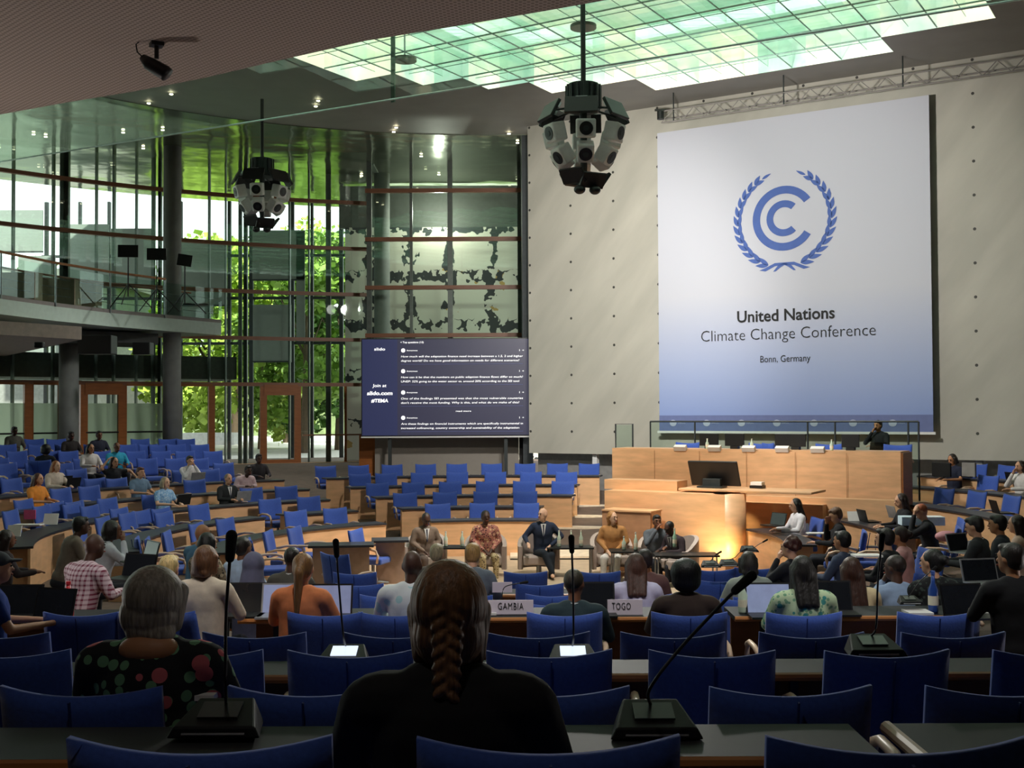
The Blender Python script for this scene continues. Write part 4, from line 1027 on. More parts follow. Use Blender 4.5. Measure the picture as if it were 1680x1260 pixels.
P(279, 911, 'person with short pale blond hair seen above the grey-haired woman', Y=10.5, face=STG, top='77705e', hair='d9bd80', hs='short')
# --- left tiers, facing the well
def L(px, py, lab, **k): return P(px, py, lab, **k)
L(24, 700, 'person in a grey shirt seated alone in the topmost row at the far left', skin='d', top='55544c', hair='15100f')
L(117, 708, 'dark clothed person in front of the round column at the top left', skin='d', top='2a2424', hair='120e0c')
L(163, 707, 'person in dark clothes in the top row before the frosted door', skin='b', top='26293a', hair='15100f')
L(76, 730, 'person with a mass of black hair, back turned, in the upper left rows', skin='l', top='16161a', hair='0e0c0d', hs='afro', face=0)
L(149, 728, 'woman with black hair in a white blouse in the upper left rows', skin='t', top='d8d2cf', hair='0f0d0d', hs='long', legs='15151c')
L(192, 726, 'man in a bright turquoise shirt in the upper left rows', skin='b', top='2f9fc2', hair='2a2320', hs='crop', bulk=1.1)
L(188, 750, 'woman in a sleeveless black top with both arms raised to her hair', skin='l', top='17181f', hair='2d1a14', hs='long', pose='up', sleeve='short')
L(231, 767, 'man in a grey blue t-shirt with reddish brown hair leaning on the desk', skin='l', top='6f8aa4', hair='5a2f20', sleeve='short')
L(312, 750, 'dark haired man in a white shirt covering his mouth with both hands', skin='l', top='f0eeee', hair='15110f', pose='hands')
L(93, 763, 'woman with reddish blond hair in a cream top at an open laptop', skin='p', top='d8c8b8', hair='a2653c', hs='long')
L(64, 784, 'woman with long brown hair in a bright orange sleeveless top', skin='l', top='e8923a', hair='4a2418', hs='long', sleeve='short')
L(272, 787, 'woman with a grey blond bob in a light blue patterned shirt', skin='p', top='8fb9e0/c3d9ee/6f9fd0', tk='print', hair='a49678', hs='bob', sleeve='short')
L(375, 780, 'man with short grey hair in a black suit at an open laptop', skin='l', top='1f2124', tk='suit', hair='8a7a68', hs='crop')
L(408, 765, 'person in a pale pink white top bending over a blue chair', skin='d', top='d8bfc4', hair='15100f', lean=.55, face=(-2, 22), pose='type')
L(425, 749, 'person in dark clothes at the far upper end of the left rows', skin='d', top='2e2a30', hair='1a1413')
L(13, 811, 'woman in a dark blazer with a blue lanyard at the left frame edge', skin='b', top='352b30', hair='2a1a18', hs='long', tk=None)
# --- right tiers
L(1440, 700, 'man in a black suit at the right end of the presidium desk', Y=25.6, skin='t', top='17181c', hair='15100f', hs='short', pose='chin', face=(1, 20), sit=1.2)
L(1561, 743, 'person with a dark bob in a navy t-shirt behind two monitors', skin='t', top='1c2136', hair='2a221e', hs='bob', sleeve='short', hp=.3)
L(1672, 760, 'woman in a white shirt holding a phone to her face at the right frame edge', skin='l', top='e0dcd8', hair='2d1d17', hs='long', pose='chin')
L(1664, 793, 'woman with long dark hair in a light sleeveless top typing on a laptop', skin='l', top='d9b9a8', hair='2a1613', hs='verylong', sleeve='short', pose='type')
L(1476, 802, 'woman with dark hair in a black top with white print, at the third right tier', skin='l', top='1a1a20', hair='2a1512', hs='long', hp=.2)
L(1509, 808, 'person with reddish cropped hair bent over with a hand to the head, black top', skin='l', top='17181e', hair='b5623f', hs='crop', pose='head', hp=.5, lean=.2)
L(1369, 827, 'person with light brown hair holding a hand over the face, black top', skin='l', top='15151b', hair='6a4a34', hs='short', pose='chin', hp=.35)
L(1303, 815, 'woman with long black hair and white shirt at the lowest right desk tip', skin='l', top='e8e6ea', hair='0f0c0c', hs='long', hp=.1)
# --- panel in the well
AUD = (1.0, 10)
P(699, 852, 'man in a grey brown suit looking down, leftmost of the panel speakers', Y=21.3, face=(1.2, 14), skin='d', top='7c6a5c', tk='suit', hair='231a16', hs='crop', pose='lap', hp=.5, lean=.12, sit=1.22, legs='5a4c44')
P(797, 847, 'smiling woman in a brown and cream patterned dress with head wrap on the panel', Y=21.3, face=(1.0, 14), skin='d', top='b8796a/5a3438/d8b48c', tk='print', hair='14100f', hs='bun', pose='lap', sit=1.24, legs='c8b48a/6a5a44/e0d0a8', hy=.05)
P(891, 839, 'bald man in a dark blue suit with crossed legs among the panel speakers', Y=21.3, face=(1.0, 14), skin='p', top='27324a', tk='suit', hs='bald', pose='arm', hy=-.9, sit=1.28, legs='1d2632')
P(1005, 848, 'blonde woman in a mustard jacket and white trousers on the panel, looking left', Y=21.3, face=(.2, 14), skin='p', top='b5824e', hair='b8844c', hs='long', pose='lap', hy=.8, sit=1.24, legs='e4e2e0')
P(1078, 854, 'dark haired person in a grey jacket at the panel table, chin on hand', Y=21.0, face=(3.2, 15), skin='b', top='5a6068', hair='1c1613', hs='short', pose='chin', sit=1.24)
P(1098, 864, 'man in a dark burgundy suit bowed over the panel table', Y=20.6, face=(-1, 18), skin='d', top='2c2026', tk='suit', hair='120e0d', hs='crop', pose='type', lean=.35, hp=.5, sit=1.22)

# seats follow their sitters
for o in list(COL.objects):
    if o.name.startswith('person') and o.parent is None and o.location.y > 10:
        best = None
        for c in COL.objects:
            if c.name.startswith('armchair') and c.parent is None and not c.get('taken'):
                d_ = (c.location-o.location).xy.length
                if d_ < .75 and (best is None or d_ < best[0]): best = (d_, c)
        if best:
            c = best[1]; c['taken'] = 1; c.location.x, c.location.y = o.location.x, o.location.y; c.rotation_euler = o.rotation_euler; c.location.z = min(c.location.z, o.location.z+.03)
for c in COL.objects:
    if c.get('taken'): del c['taken']
# ================================================================== SMALL THINGS
def tubchair(px, Y, rot, label, c='b5a69e'):
    p = at(px, 930, Y); d = empty('tub_chair', (p.x, Y, .012), rot, label=label, category='chair', group='pale tub chairs of the panel')
    m = mat('tub_leather', c, rough=.5, var=.05); k = MB()
    for i in range(18):
        a0, a1 = math.radians(-20+220*i/18)+PI, math.radians(-20+220*(i+1)/18)+PI
        zt = lambda a: .46+.24*max(0, math.cos(a+PI/2))**.7 if math.cos(a+PI/2) > 0 else .46
        P8 = []
        for (a, r) in ((a0,.31),(a1,.31),(a1,.39),(a0,.39)): P8.append((r*math.cos(a), r*.95*math.sin(a), .12))
        for (a, r) in ((a0,.31),(a1,.31),(a1,.39),(a0,.39)): P8.append((r*math.cos(a), r*.95*math.sin(a), zt(a)+.08))
        k.hexa(P8)
    k.build('shell', m, d, smooth=False); MB().box((0,.02,.3), (.58,.58,.16)).build('seat', m, d, bevel=.03)
    MB().tube([(0,0,.22),(0,0,.0)], .05, 10).build('pedestal', M_metal, d)
for px, r, l in ((699, PI+.0, 'pale tub chair under the leftmost panel speaker'), (797, PI, 'pale tub chair under the woman in the patterned dress'), (884, PI, 'pale tub chair under the bald man in the blue suit'), (1003, PI+.1, 'pale tub chair under the blonde woman'), (1080, PI-.3, 'pale tub chair under the person with chin on hand'), (1112, 2.0, 'pale tub chair under the man in burgundy')):
    tubchair(px, 21.35 if px < 1050 else (21.05 if px < 1100 else 20.65), r, l)
def low_table(px, Y, w_, label):
    p = at(px, 920, Y); d = empty('side_table', (p.x, Y, .012), label=label, category='table')
    MB().box((0,0,.53), (w_, .5, .03)).build('table_top', M_black, d, bevel=.005)
    for s in (-1, 1):
        for t in (-1, 1): MB().tube([(s*(w_/2-.05), t*.2, .52), (s*(w_/2-.05), t*.2, 0)], .014, 6).build('leg', M_metal, d)
    return p.x, .56
M_bot = mat('bottle_glass_pale', 'cfe0cc', rough=.1, var=.05); M_cap = mat('bottle_cap', 'e8e4d8', rough=.4); M_lab = mat('bottle_label', 'f2ead2', rough=.6)
def bottle(x, y, z, label, group='water bottles on the panel tables', h=.28, m=None, cap=None, r=.036, cat='bottle'):
    d = empty('water_bottle', (x, y, z), label=label, category=cat, group=group)
    MB().tube([(0,0,0),(0,0,.02*h/.28),(0,0,h*.55),(0,0,h*.72),(0,0,h*.92)], [r*.9, r, r, r*.42, r*.36], 16).build('bottle_body', m or M_bot, d, smooth=True)
    MB().tube([(0,0,h*.91),(0,0,h)], r*.45, 12).build('cap', cap or M_cap, d); MB().tube([(0,0,h*.2),(0,0,h*.42)], r*1.03, 16).build('label_band', M_lab, d)
tx, tz = low_table(748, 21.3, .75, 'low black table with two bottles between the two left panel speakers')
bottle(tx-.18, 21.2, tz, 'left of the two pale bottles beside the leftmost panel speaker'); bottle(tx+.12, 21.2, tz, 'right of the two pale bottles beside the leftmost panel speaker')
tx, tz = low_table(935, 21.2, .85, 'low black table with bottles between the bald man and the blonde woman')
for o, l in ((-.2, 'leftmost of the three bottles beside the bald panel speaker'), (.02, 'middle one of the three bottles beside the bald panel speaker'), (.2, 'rightmost of the three bottles beside the bald panel speaker')): bottle(tx+o, 21.1, tz, l, h=.3)
tx, tz = low_table(1033, 20.6, .7, 'low black table with bottles in front of the blonde woman')
bottle(tx-.1, 20.6, tz, 'bottle nearer to the blonde woman on her right hand table', h=.24); bottle(tx+.1, 20.5, tz, 'taller bottle nearer to the wooden lectern edge on the blonde woman\'s table', h=.32)
bottle(at(1107, 900, 20.1).x, 20.1, .66, 'green glass bottle in front of the man in burgundy', m=mat('green_glass', '9fc4a8', rough=.1), h=.33)
tx, tz = low_table(1125, 20.0, 1.1, 'panel table with papers under the green glass bottle')
# laptops -----------------------------------------------------------
M_scrn = mat('laptop_screen_blue', '8f98b8', rough=.2, emit='7f8ab0', es=.35); M_alu = mat('aluminium', 'b8babd', rough=.35, metal=.6)
def laptop(px, py, Y, rot, label, dark=True, w_=.34, h_=.23, screen=False):
    """px, py: middle of the hinge; rot: direction the user looks"""
    p = at(px, py, Y); m = M_black if dark else M_alu
    if 9.4 < Y < 9.9: p.z = 1.327; h_ = .26
    d = empty('laptop', p, rot, label=label, category='laptop', group='open laptops on the desks')
    MB().box((0,-.12,.008), (w_,.24,.016)).build('keyboard_base', m, d)
    R = Matrix.Rotation(math.radians(-16), 3, 'X'); lid = MB().box(R @ Vector((0,.004,h_/2)), (w_,.008,h_), R).build('lid', m, d)
    MB().box(R @ Vector((0,-.003,h_/2)), (w_-.03,.004,h_-.03), R).build('display', M_scrn if screen else mat('dark_display', '1d2026', rough=.25), lid)
LP = [(540, 975, 9.65, 0, 'laptop with a pale lit screen right of the ponytailed woman', True, True), (465, 968, 9.7, 0, 'silver laptop with a pale screen left of the ponytailed woman', False, True),
 (400, 988, 9.75, 0, 'dark laptop just right of the bobbed woman', True, False), (225, 948, 11.0, -.4, 'large dark laptop in front of the man in the checked shirt', True, False),
 (243, 922, 12.4, -.9, 'thin dark laptop raised at the desk of the man in the white shirt', True, False), (30, 962, 9.7, 0, 'black laptop at the far left desk of the cap wearer', True, False), (85, 985, 9.5, -.3, 'grey laptop beside the red bottle', True, False),
 (972, 1000, 9.7, 0, 'dark laptop between the suited man and the right country plate', True, False), (1262, 985, 9.6, 0, 'laptop with grey screen left of the woman with the floral top', True, True),
 (1362, 975, 9.7, 0, 'black laptop between the two long haired women on the right', True, False), (1583, 985, 9.5, .2, 'large black laptop right of the blue bottle', True, False), (1610, 955, 11.2, .2, 'silver edged laptop behind the large black one', False, False),
 (1275, 862, 20.6, -1.0, 'dark laptop of the woman in the white shirt at the tip of the right desk', True, False), (105, 797, None, 0, 'dark laptop before the woman in the orange top', True, False), (119, 800, None, 0, 'dark laptop near the woman in cream', True, False),
 (300, 828, None, 0, 'dark laptop before the woman in the light blue shirt', True, False), (399, 822, None, 0, 'brown backed laptop before the man in the black suit', False, False), (324, 790, None, 0, 'laptop with white lid before the man covering his mouth', False, False),
 (1418, 856, 21.0, 0, 'black monitor sized laptop in the second right tier', True, False), (1635, 842, 19.5, 0, 'dark laptop of the typing long haired woman', True, False), (1663, 792, 24.2, 0, 'dark laptop at the upper right edge', True, False),
 (1466, 850, 20.8, 0, 'thin silver laptop of the woman with white print top', False, False), (1440, 742, 25.1, PI, 'black laptop of the man at the presidium desk', True, False), (1575, 905, 14.2, .5, 'pale open laptop of the bearded reading man', False, False)]
for px, py, Y, rot, lab, dk_, sc2 in LP:
    if Y is None:
        p = solve(px, py, .78); Y = p.y; rot = facing((p.x, p.y))
    elif Y > 19 and rot == 0: p = at(px, py, Y); rot = facing((p.x, Y))
    laptop(px, py, Y, rot, lab, dk_, w_=.38 if Y < 12 else .36, screen=sc2)
# conference microphones ----------------------------------------------
M_unit = mat('unit_black', '141516', rough=.55, var=.05, spec=.25); M_uscr = mat('unit_screen', 'c9d4e4', rough=.2, emit='c9d4e4', es=1.1); M_uoff = mat('unit_screen_off', '2a2c30', rough=.3)
M_foam = mat('mic_foam', '0e0e10', rough=.95, bump=.3, scale=120)
def mic(px, py, Y, tips, label, scale=1.0, lit=False, foam=.022, group='gooseneck microphones on the desks'):
    b = at(px, py, Y); d = empty('conference_microphone', b, label=label, category='microphone', group=group)
    s = scale; m = MB()
    m.hexa([(-.15*s,-.1*s,0),(.15*s,-.1*s,0),(.12*s,.1*s,0),(-.12*s,.1*s,0),(-.13*s,-.09*s,.035*s),(.13*s,-.09*s,.035*s),(.09*s,.09*s,.085*s),(-.09*s,.09*s,.085*s)])
    m.build('base_unit', M_unit, d, bevel=.006*s)
    R = Matrix.Rotation(math.atan2(.05, .18), 3, 'X')
    MB().box((0, 0, .066*s), (.13*s, .1*s, .006*s), R).build('unit_display', M_uscr if lit else M_uoff, d)
    MB().tube([(-.1*s,-.1*s,.014*s), (.1*s,-.1*s,.014*s)], .005*s, 6).build('front_strip', M_metal, d)
    pts = [Vector((0, .07*s, .07*s))]
    for (qx, qy, qY) in tips: pts.append(at(qx, qy, qY)-b)
    fine = []
    for i in range(len(pts)-1):
        for k in range(6):
            t = k/6; p0, p1, p2, p3 = pts[max(i-1,0)], pts[i], pts[i+1], pts[min(i+2, len(pts)-1)]
            fine.append(.5*((2*p1)+(p2-p0)*t+(2*p0-5*p1+4*p2-p3)*t*t+(3*p1-p0-3*p2+p3)*t**3))
    fine.append(pts[-1]); MB().tube(fine, .0045*s+.001, 8).build('gooseneck', M_black, d, smooth=True)
    dr = (fine[-1]-fine[-3]).normalized(); MB().cap(fine[-1]-dr*.02, fine[-1]+dr*.05*s, foam*.8, foam, 12).build('foam_tip', M_foam, d, smooth=True)
mic(362, 1198, 3.8, ((370, 1120, 3.68), (371, 1010, 3.68), (378, 905, 3.68)), 'tall dark microphone over the floral blouse, standing on the left foreground desk', foam=.019)
mic(1072, 1200, 3.8, ((1066, 1130, 3.62), (1115, 1065, 3.62), (1190, 985, 3.62), (1214, 962, 3.62)), 'dark microphone unit at the bottom centre right, its neck slanting up to the right', foam=.017)
mic(565, 1089, 5.95, ((563, 1040, 5.92), (556, 960, 5.92), (552, 905, 5.92)), 'microphone with a glowing unit left of the braided woman', lit=True, foam=.017)
mic(940, 1089, 5.95, ((941, 1040, 5.92), (940, 960, 5.92), (938, 898, 5.92)), 'microphone with a glowing unit right of the braided woman', lit=True, foam=.016)
mic(1432, 1072, 5.9, ((1437, 1030, 5.92), (1440, 960, 5.92), (1446, 895, 5.92)), 'microphone with a dark unit beyond the right aisle chairs', foam=.016)
mic(825, 1000, 9.86, ((824, 975, 9.7), (830, 962, 9.7), (858, 956, 9.7)), 'short microphone behind the left country plate', scale=.7, foam=.012)
mic(1492, 990, 9.7, ((1494, 975, 9.7), (1508, 955, 9.7), (1530, 935, 9.7)), 'short microphone left of the woman with tied black hair', scale=.7, foam=.012)
mic(1165, 930, 13.5, ((1168, 918, 13.5), (1172, 912, 13.5), (1178, 908, 13.5)), 'short microphone by the bright floor light', scale=.8, foam=.012)
mic(1195, 928, 13.2, ((1205, 915, 13.2), (1213, 907, 13.2), (1220, 903, 13.2)), 'second short microphone by the bright floor light', scale=.8, foam=.012)
mic(1228, 905, 14.4, ((1235, 899, 14.4), (1245, 893, 14.4), (1254, 888, 14.4)), 'slanting microphone in front of the rostrum right wall', scale=.8, foam=.012)
# country plates and papers
def plate(px, py, Y, w_, h_, s, tx0, tx1, ty, label):
    p = at(px, py, Y); d = empty('name_plate', p, label=label, category='sign'); R = Matrix.Rotation(math.radians(-12), 3, 'X')
    pl = MB(); pl.box(R @ Vector((0,0,h_/2)), (w_,.006,h_), R); pl.box(Vector((0,.06,h_/2*.95)), (w_,.006,h_), Matrix.Rotation(math.radians(14), 3, 'X'))
    pl.build('card', mat('plate_card', 'd6cbd8', rough=.6, var=.03), d)
    if s:
        A, B = at(tx0, ty, Y)-p, at(tx1, ty, Y)-p; A.y = B.y = -.004+A.z*math.tan(math.radians(12)) if False else (R @ Vector((0,0,A.z))).y
        put_text(s, 'lettering', M_ink, d, A, B, (R @ Vector((0,0,1))).normalized(), bold=0, N=Vector((0,-1,0)), off=.009, height=11/F*Y)
plate(838, 1008, 9.62, .375, .115, 'GAMBIA', 817, 859, 1000, 'white country plate reading GAMBIA on the front desk')
plate(1026, 1009, 9.62, .29, .125, 'TOGO', 1004, 1035, 1000, 'white country plate reading TOGO on the front desk')
plate(824, 972, 11.7, .2, .1, None, 0, 0, 0, 'small white plate seen from behind, beyond the left country plate')
for i, (px, y) in enumerate(((1116, 740), (1172, 740), (1228, 741), (1283, 743), (1341, 743))):
    p = at(px, y, 24.6-.0)
    s_ = ray(px, 700); q = PA; t = (PA.x*1.0)
    k = s_.x/s_.y; tt = (k*PA.y-PA.x)/(WD.x-k*WD.y); q = PA+WD*tt
    d = empty('name_plate', (q.x, q.y, 2.2), math.atan2(WD.y, WD.x), label='white name plate on the presidium desk edge, %s of five' % place_word(i, 5), category='sign', group='name plates on the presidium desk')
    d.location = (q.x, q.y, 2.225); MB().box((0,-.0,.02), (.27,.1,.1), Matrix.Rotation(.5, 3, 'X')).build('card', M_paper, d, bevel=.004)
def bywall(px, back):      # point at the presidium, measured behind its front edge
    s_ = ray(px, 700); k = s_.x/s_.y; A = PA - WN*back; tt = (k*A.y-A.x)/(WD.x-k*WD.y); return A+WD*tt
WROT = math.atan2(WD.y, WD.x)
for i, (px, w_, dk_) in enumerate(((1163, .42, 1), (1205, .42, 1), (1283, .3, 1), (1305, .42, 1), (1395, .35, 1))):
    q = bywall(px, .5); d = empty('desk_monitor', (q.x, q.y, 2.22), WROT, label='black monitor, %s of five on the presidium desk' % place_word(i, 5), category='monitor', group='monitors on the presidium desk')
    MB().box((0,0,.19), (w_,.04,.26)).build('screen_housing', M_black, d, bevel=.006); MB().box((0,.02,.03), (.16,.14,.06)).build('stand', M_black, d)
for i, px in enumerate((1118, 1262, 1352, 1466, 1240)):
    q = bywall(px, 1.0); chair(q.x, q.y, WROT+PI, 'blue armchair, %s along the presidium desk from the left' % ORD[(0,2,3,4,1)[i]], 'chairs behind the presidium desk', z=1.36)
for i, px in enumerate((1160, 1233, 1364)):
    q = bywall(px, .3); bottle(q.x, q.y, 2.22, 'small bottle, %s of three on the presidium desk' % place_word(i, 3), 'bottles on the presidium desk', h=.22)
# glass rail behind the presidium desk
gr = empty('glass_balustrade', (0,0,0), label='dark framed glass balustrade behind the presidium desk under the banner', category='balustrade')
m = MB(); gp = MB()
A, B = bywall(1067, 1.9), bywall(1507, 1.9); A.z = B.z = 2.78
m.tube([A, B], .022, 6)
for px in (1067, 1140, 1325, 1370, 1490, 1507): q = bywall(px, 1.9); m.tube([(q.x, q.y, 2.78), (q.x, q.y, 1.1)], .02, 6)
C_, D_ = bywall(1010, 1.9), bywall(1038, 1.9)
m.tube([(C_.x, C_.y, 1.4), (C_.x, C_.y, 2.72), (D_.x, D_.y, 2.72), (D_.x, D_.y, 1.4)], .02, 6)
m.build('frame', M_dmetal, gr); gp.quad((A.x, A.y, 1.3), (B.x, B.y, 1.3), B, A); gp.quad((C_.x, C_.y, 1.4), (D_.x, D_.y, 1.4), (D_.x, D_.y, 2.7), (C_.x, C_.y, 2.7))
gp.build('glass_panel', glassmat('rail_glass', 'dff0e8'), gr, fix=False)
for px, l in ((1490, 'left'), (1508, 'right')):
    pass
# rostrum monitor, papers
q = at(1172, 803, 22.3); d = empty('large_monitor', (q.x, q.y, 1.545), WROT, label='large black monitor tilted on the rostrum shelf, seen from behind', category='monitor')
R = Matrix.Rotation(math.radians(24), 3, 'X'); MB().box((0,0,.27), (1.0,.05,.52), R).build('housing', M_black, d, bevel=.015)
MB().box((0,-.1,.09), (.36,.12,.17)).build('stand', M_dmetal, d, bevel=.01); MB().box((0,-.12,.02), (.5,.3,.03)).build('foot', M_dmetal, d)
q = at(1243, 797, 22.0); d = empty('paper_stack', (q.x, q.y, 1.545), WROT, label='white papers in a dark tray at the right of the large rostrum monitor', category='papers')
MB().box((0,0,.03), (.25,.2,.05)).build('tray', M_black, d); MB().box((0,0,.09), (.22,.18,.06)).build('sheets', M_paper, d)
# monitors of the technician
for px, l in ((1545, 'left one of the technician\'s two black monitors'), (1590, 'grey laptop like screen right of the technician')):
    p = at(px, 783, 24.8); d = empty('desk_monitor', p, facing((p.x, p.y))+PI, label=l, category='monitor'); MB().box((0,0,.16), (.5 if px < 1560 else .36,.05,.3)).build('screen_housing', M_black if px < 1560 else M_grey, d, bevel=.005); MB().box((0,0,.01), (.25,.2,.02)).build('stand', M_black, d)
# paper stacks / white boxes on the right tier corner
for px, w_, c, l in ((1498, .42, 'cfe3ee', 'pale blue paper box on the corner of the right block'), (1525, .42, 'eef2f2', 'white paper box on the corner of the right block')):
    p = at(px, 861, 19.0); b = MB().box((0,0,.07), (w_,.3,.14)).build('paper_box', mat('box_'+c, c, rough=.7), bevel=.005); b.location = p; b.rotation_euler = (0,0,-.1); b['label'] = l; b['category'] = 'box'
for px, py, Y, w_, l in ((1404, 848, 21.3, .3, 'white name card standing on the second right tier'), (1340, 876, 20.4, .35, 'white sheets lying on the lowest right desk'), (1318, 868, 20.8, .2, 'small white card beside the woman in the white shirt'), (47, 862, 19.5, .45, 'pile of white papers on the left curved desk'), (84, 852, 20.4, .25, 'white card standing on the left curved desk'), (24, 872, 18.6, .22, 'pale name card at the left frame edge'), (1422, 913, 12.8, .3, 'white papers beside the bearded man in black'), (790, 1013, 9.7, .25, 'cream papers beside the left country plate'), (340, 1140, 4.3, .1, 'white paper corner right of the floral blouse'), (1625, 990, 9.6, .35, 'white notebook by the right frame edge'), (1505, 985, 9.6, .2, 'pink and white leaflet beside the blue bottle')):
    p = at(px, py, Y); p.z = 1.327 if 9.5 < Y < 9.9 else p.z; b = MB().box((0,0,.012), (w_, .2, .02)).build('paper_sheet', M_paper); b.location = p; b['label'] = l; b['category'] = 'paper'
    if 'card' in l: b.rotation_euler = (1.2, 0, 0); b.name = 'white_card'
p = at(49, 850, 19.8); b = MB().box((0,0,.06), (.2,.02,.16)).build('pink_folder', mat('pink', 'e0609a')); b.location = p; b['label'] = 'bright pink folder on the left curved desk'; b['category'] = 'folder'
# bottles and bags in the audience
p = at(112, 984, 9.6); bottle(p.x, p.y, 1.325, 'red flask standing on the far left near desk', 'audience bottles', h=.3, m=mat('red_flask', 'e0303a', rough=.35), cap=mat('red_flask', ''), r=.045)
p = at(1531, 985, 9.62); bottle(p.x, p.y, 1.325, 'tall bottle, blue below and white above, on the right near desk', 'audience bottles', h=.35, m=mat('blue_flask', '2c4f9c', rough=.3), cap=mat('blue_cap', '3a5aa8'), r=.04)
p = at(1219, 1003, 9.65); bottle(p.x, p.y, 1.325, 'pale clear bottle right of the person with the round black hairdo', 'audience bottles', h=.28, r=.04)
p = at(197, 796, 27.5); bottle(p.x, p.y, p.z, 'pale bottle on the desk beside the man in the grey blue t-shirt', 'audience bottles', h=.3, r=.045)
p = at(398, 1030, 8.2); bag = empty('shoulder_bag', (p.x, p.y, G(p.x, p.y)+.35), label='brown leather bag hanging off the chair right of the bobbed woman', category='bag')
MB().ell((0,0,.2), (.13,.1,.2)).build('bag_body', mat('brown_leather', '7a4424', rough=.5, bump=.2), bag, smooth=True); MB().tube([(-.12,0,.25),(-.1,0,.42),(.1,0,.42),(.12,0,.25)], .008, 6).build('strap', mat('tan_strap', 'b9854c'), bag)
p = at(1445, 1043, 7.3); bag = MB().box((0,0,-.09), (.14,.12,.16)).build('orange_bag', mat('orange_cloth', 'd8742a'), bevel=.05); bag.location = p; bag['label'] = 'bright orange bag on the floor beyond the dark microphone unit'; bag['category'] = 'bag'
p = at(1553, 880, 17.0); bag = MB().ell((0,0,0), (.17,.13,.08)).build('pink_bag', mat('pink_cloth', 'cf8f98', bump=.3), smooth=True); bag.location = p; bag['label'] = 'soft pink bag on a seat of the right block'; bag['category'] = 'bag'
# ================================================================== CEILING THINGS
M_spk = mat('speaker_white', 'efefec', rough=.5, var=.06)
def cluster(px, Y, ptop, sc, label, lampshape=True):
    """px of the axis; ptop: image row of the drum's top"""
    p = at(px, ptop, Y); d = empty('speaker_cluster', p, label=label, category='loudspeaker cluster', group='loudspeaker and lamp clusters under the skylight'); d.scale = (sc,)*3
    MB().tube([(0,0,-.1), (0,0,(11.8-p.z)/sc)], .045, 10).build('pole', M_black, d)
    k = MB(); k.tube([(0,0,.02), (0,0,-.45)], .27, 24)
    for i in range(16): a = i*PI/8; k.box((.3*math.cos(a), .3*math.sin(a), -.2), (.03,.03,.4), rz(a))
    k.build('drum', M_dmetal, d); MB().tube([(0,0,-.4), (0,0,-1.7)], .06, 10).build('spine', M_dmetal, d)
    for i in range(6):
        a = i*PI/3+PI/6-.12; c = Vector((.66*math.cos(a), .66*math.sin(a), -.5)); R = rz(a) @ Matrix.Rotation(math.radians(-28), 3, 'Y')
        f = MB().box(c, (.06,.56,.34), R).build('floodlight', M_black, d, bevel=.01); MB().box(c+R @ Vector((-.06,0,.16)), (.1,.2,.1), R).build('ballast', M_alu, f)
        MB().tube([(0,0,-.35), c], .02, 6).build('arm', M_dmetal, f)
    for tier, (r, z, tilt) in enumerate(((.58, -.88, 14), (.42, -1.24, 34))):
        for i in range(6):
            a = i*PI/3-PI/2; c = Vector((r*math.cos(a), r*math.sin(a), z)); R = rz(a) @ Matrix.Rotation(math.radians(tilt), 3, 'Y')
            b = MB().box(c, (.26,.33 if tier == 0 else .29,.32), R).build('speaker_box', M_spk, d, bevel=.03)
            q = c+R @ Vector((.132,0,0)); m = MB().tube([q-R @ Vector((.02,0,0)), q+R @ Vector((.012,0,0))], .115, 20).build('cone', M_black, b)
            MB().tube([q, q+R @ Vector((.02,0,0))], .05, 14).build('dust_cap', M_dmetal, b)
    for i, (a, r, z) in enumerate(((-2.2, .35, -1.62), (-1.1, .3, -1.7), (0.4, .32, -1.65), (2.2, .3, -1.6))):
        c = Vector((r*math.cos(a), r*math.sin(a), z)); R = rz(a) @ Matrix.Rotation(math.radians(35), 3, 'Y')
        MB().box(c, (.06,.46,.28), R).build('floodlight', M_black, d, bevel=.01)
    for a in (-1.9, -.9): MB().ell((.28*math.cos(a), .28*math.sin(a), -1.86), (.1,.1,.08)).build('spot_head', M_black, d, smooth=True)
cluster(957, 20, 141, 1.0, 'large cluster of white loudspeakers and black lamps hanging left of the banner')
cluster(430, 30, 262, 1.0, 'smaller farther cluster of loudspeakers hanging in front of the left glass facade')
p = at(420, 125, 30); d = empty('single_speaker', p, label='small white boxed loudspeaker beside the pole of the farther cluster', category='loudspeaker'); MB().box((0,0,0), (.4,.3,.4)).build('speaker_box', M_spk, d, bevel=.02)
MB().tube([(0,-.16,0), (0,-.14,0)], .15, 20).build('cone', M_black, d); MB().tube([(0,0,.2), (0,0,11.7-p.z)], .02, 6).build('rod', M_dmetal, d)
for px, py, Y, l in ((957, 44, 21.9, 'flat round lamp under the skylight behind the near pole'), (664, 98, 24.0, 'flat round lamp under the skylight left of the near pole')):
    p = at(px, py, Y); d = empty('disc_lamp', p, label=l, category='lamp', group='flat round ceiling lamps'); MB().tube([(0,0,-.03),(0,0,.03),(0,0,.06)], [.25,.25,.1], 28).build('disc', mat('disc_brown', '8f8172', rough=.4), d); MB().tube([(0,0,.05),(0,0,11.3-p.z)], .02, 6).build('stem', M_alu, d)
# spot camera on the soffit
p = atz(257, 70, ZS); d = empty('ceiling_camera', p, .5, label='black swivelling spotlight mounted on the perforated soffit at the upper left', category='spotlight')
MB().box((0,0,-.015), (.1,.1,.03)).build('mount_plate', M_black, d); MB().tube([(0,0,-.02), (0,0,-.13)], .018, 8).build('stem', M_black, d)
MB().tube([(-.1,.05,-.12), (-.06,.02,-.17), (.06,-.02,-.24), (.08,-.03,-.26)], [.03,.055,.062,.06], 16).build('head', M_black, d, smooth=True)
MB().tube([(-.09,.04,-.13), (-.14,.06,-.08), (-.15,.06,-.02), (-.13,.05,.0)], .006, 6).build('cable', M_black, d)
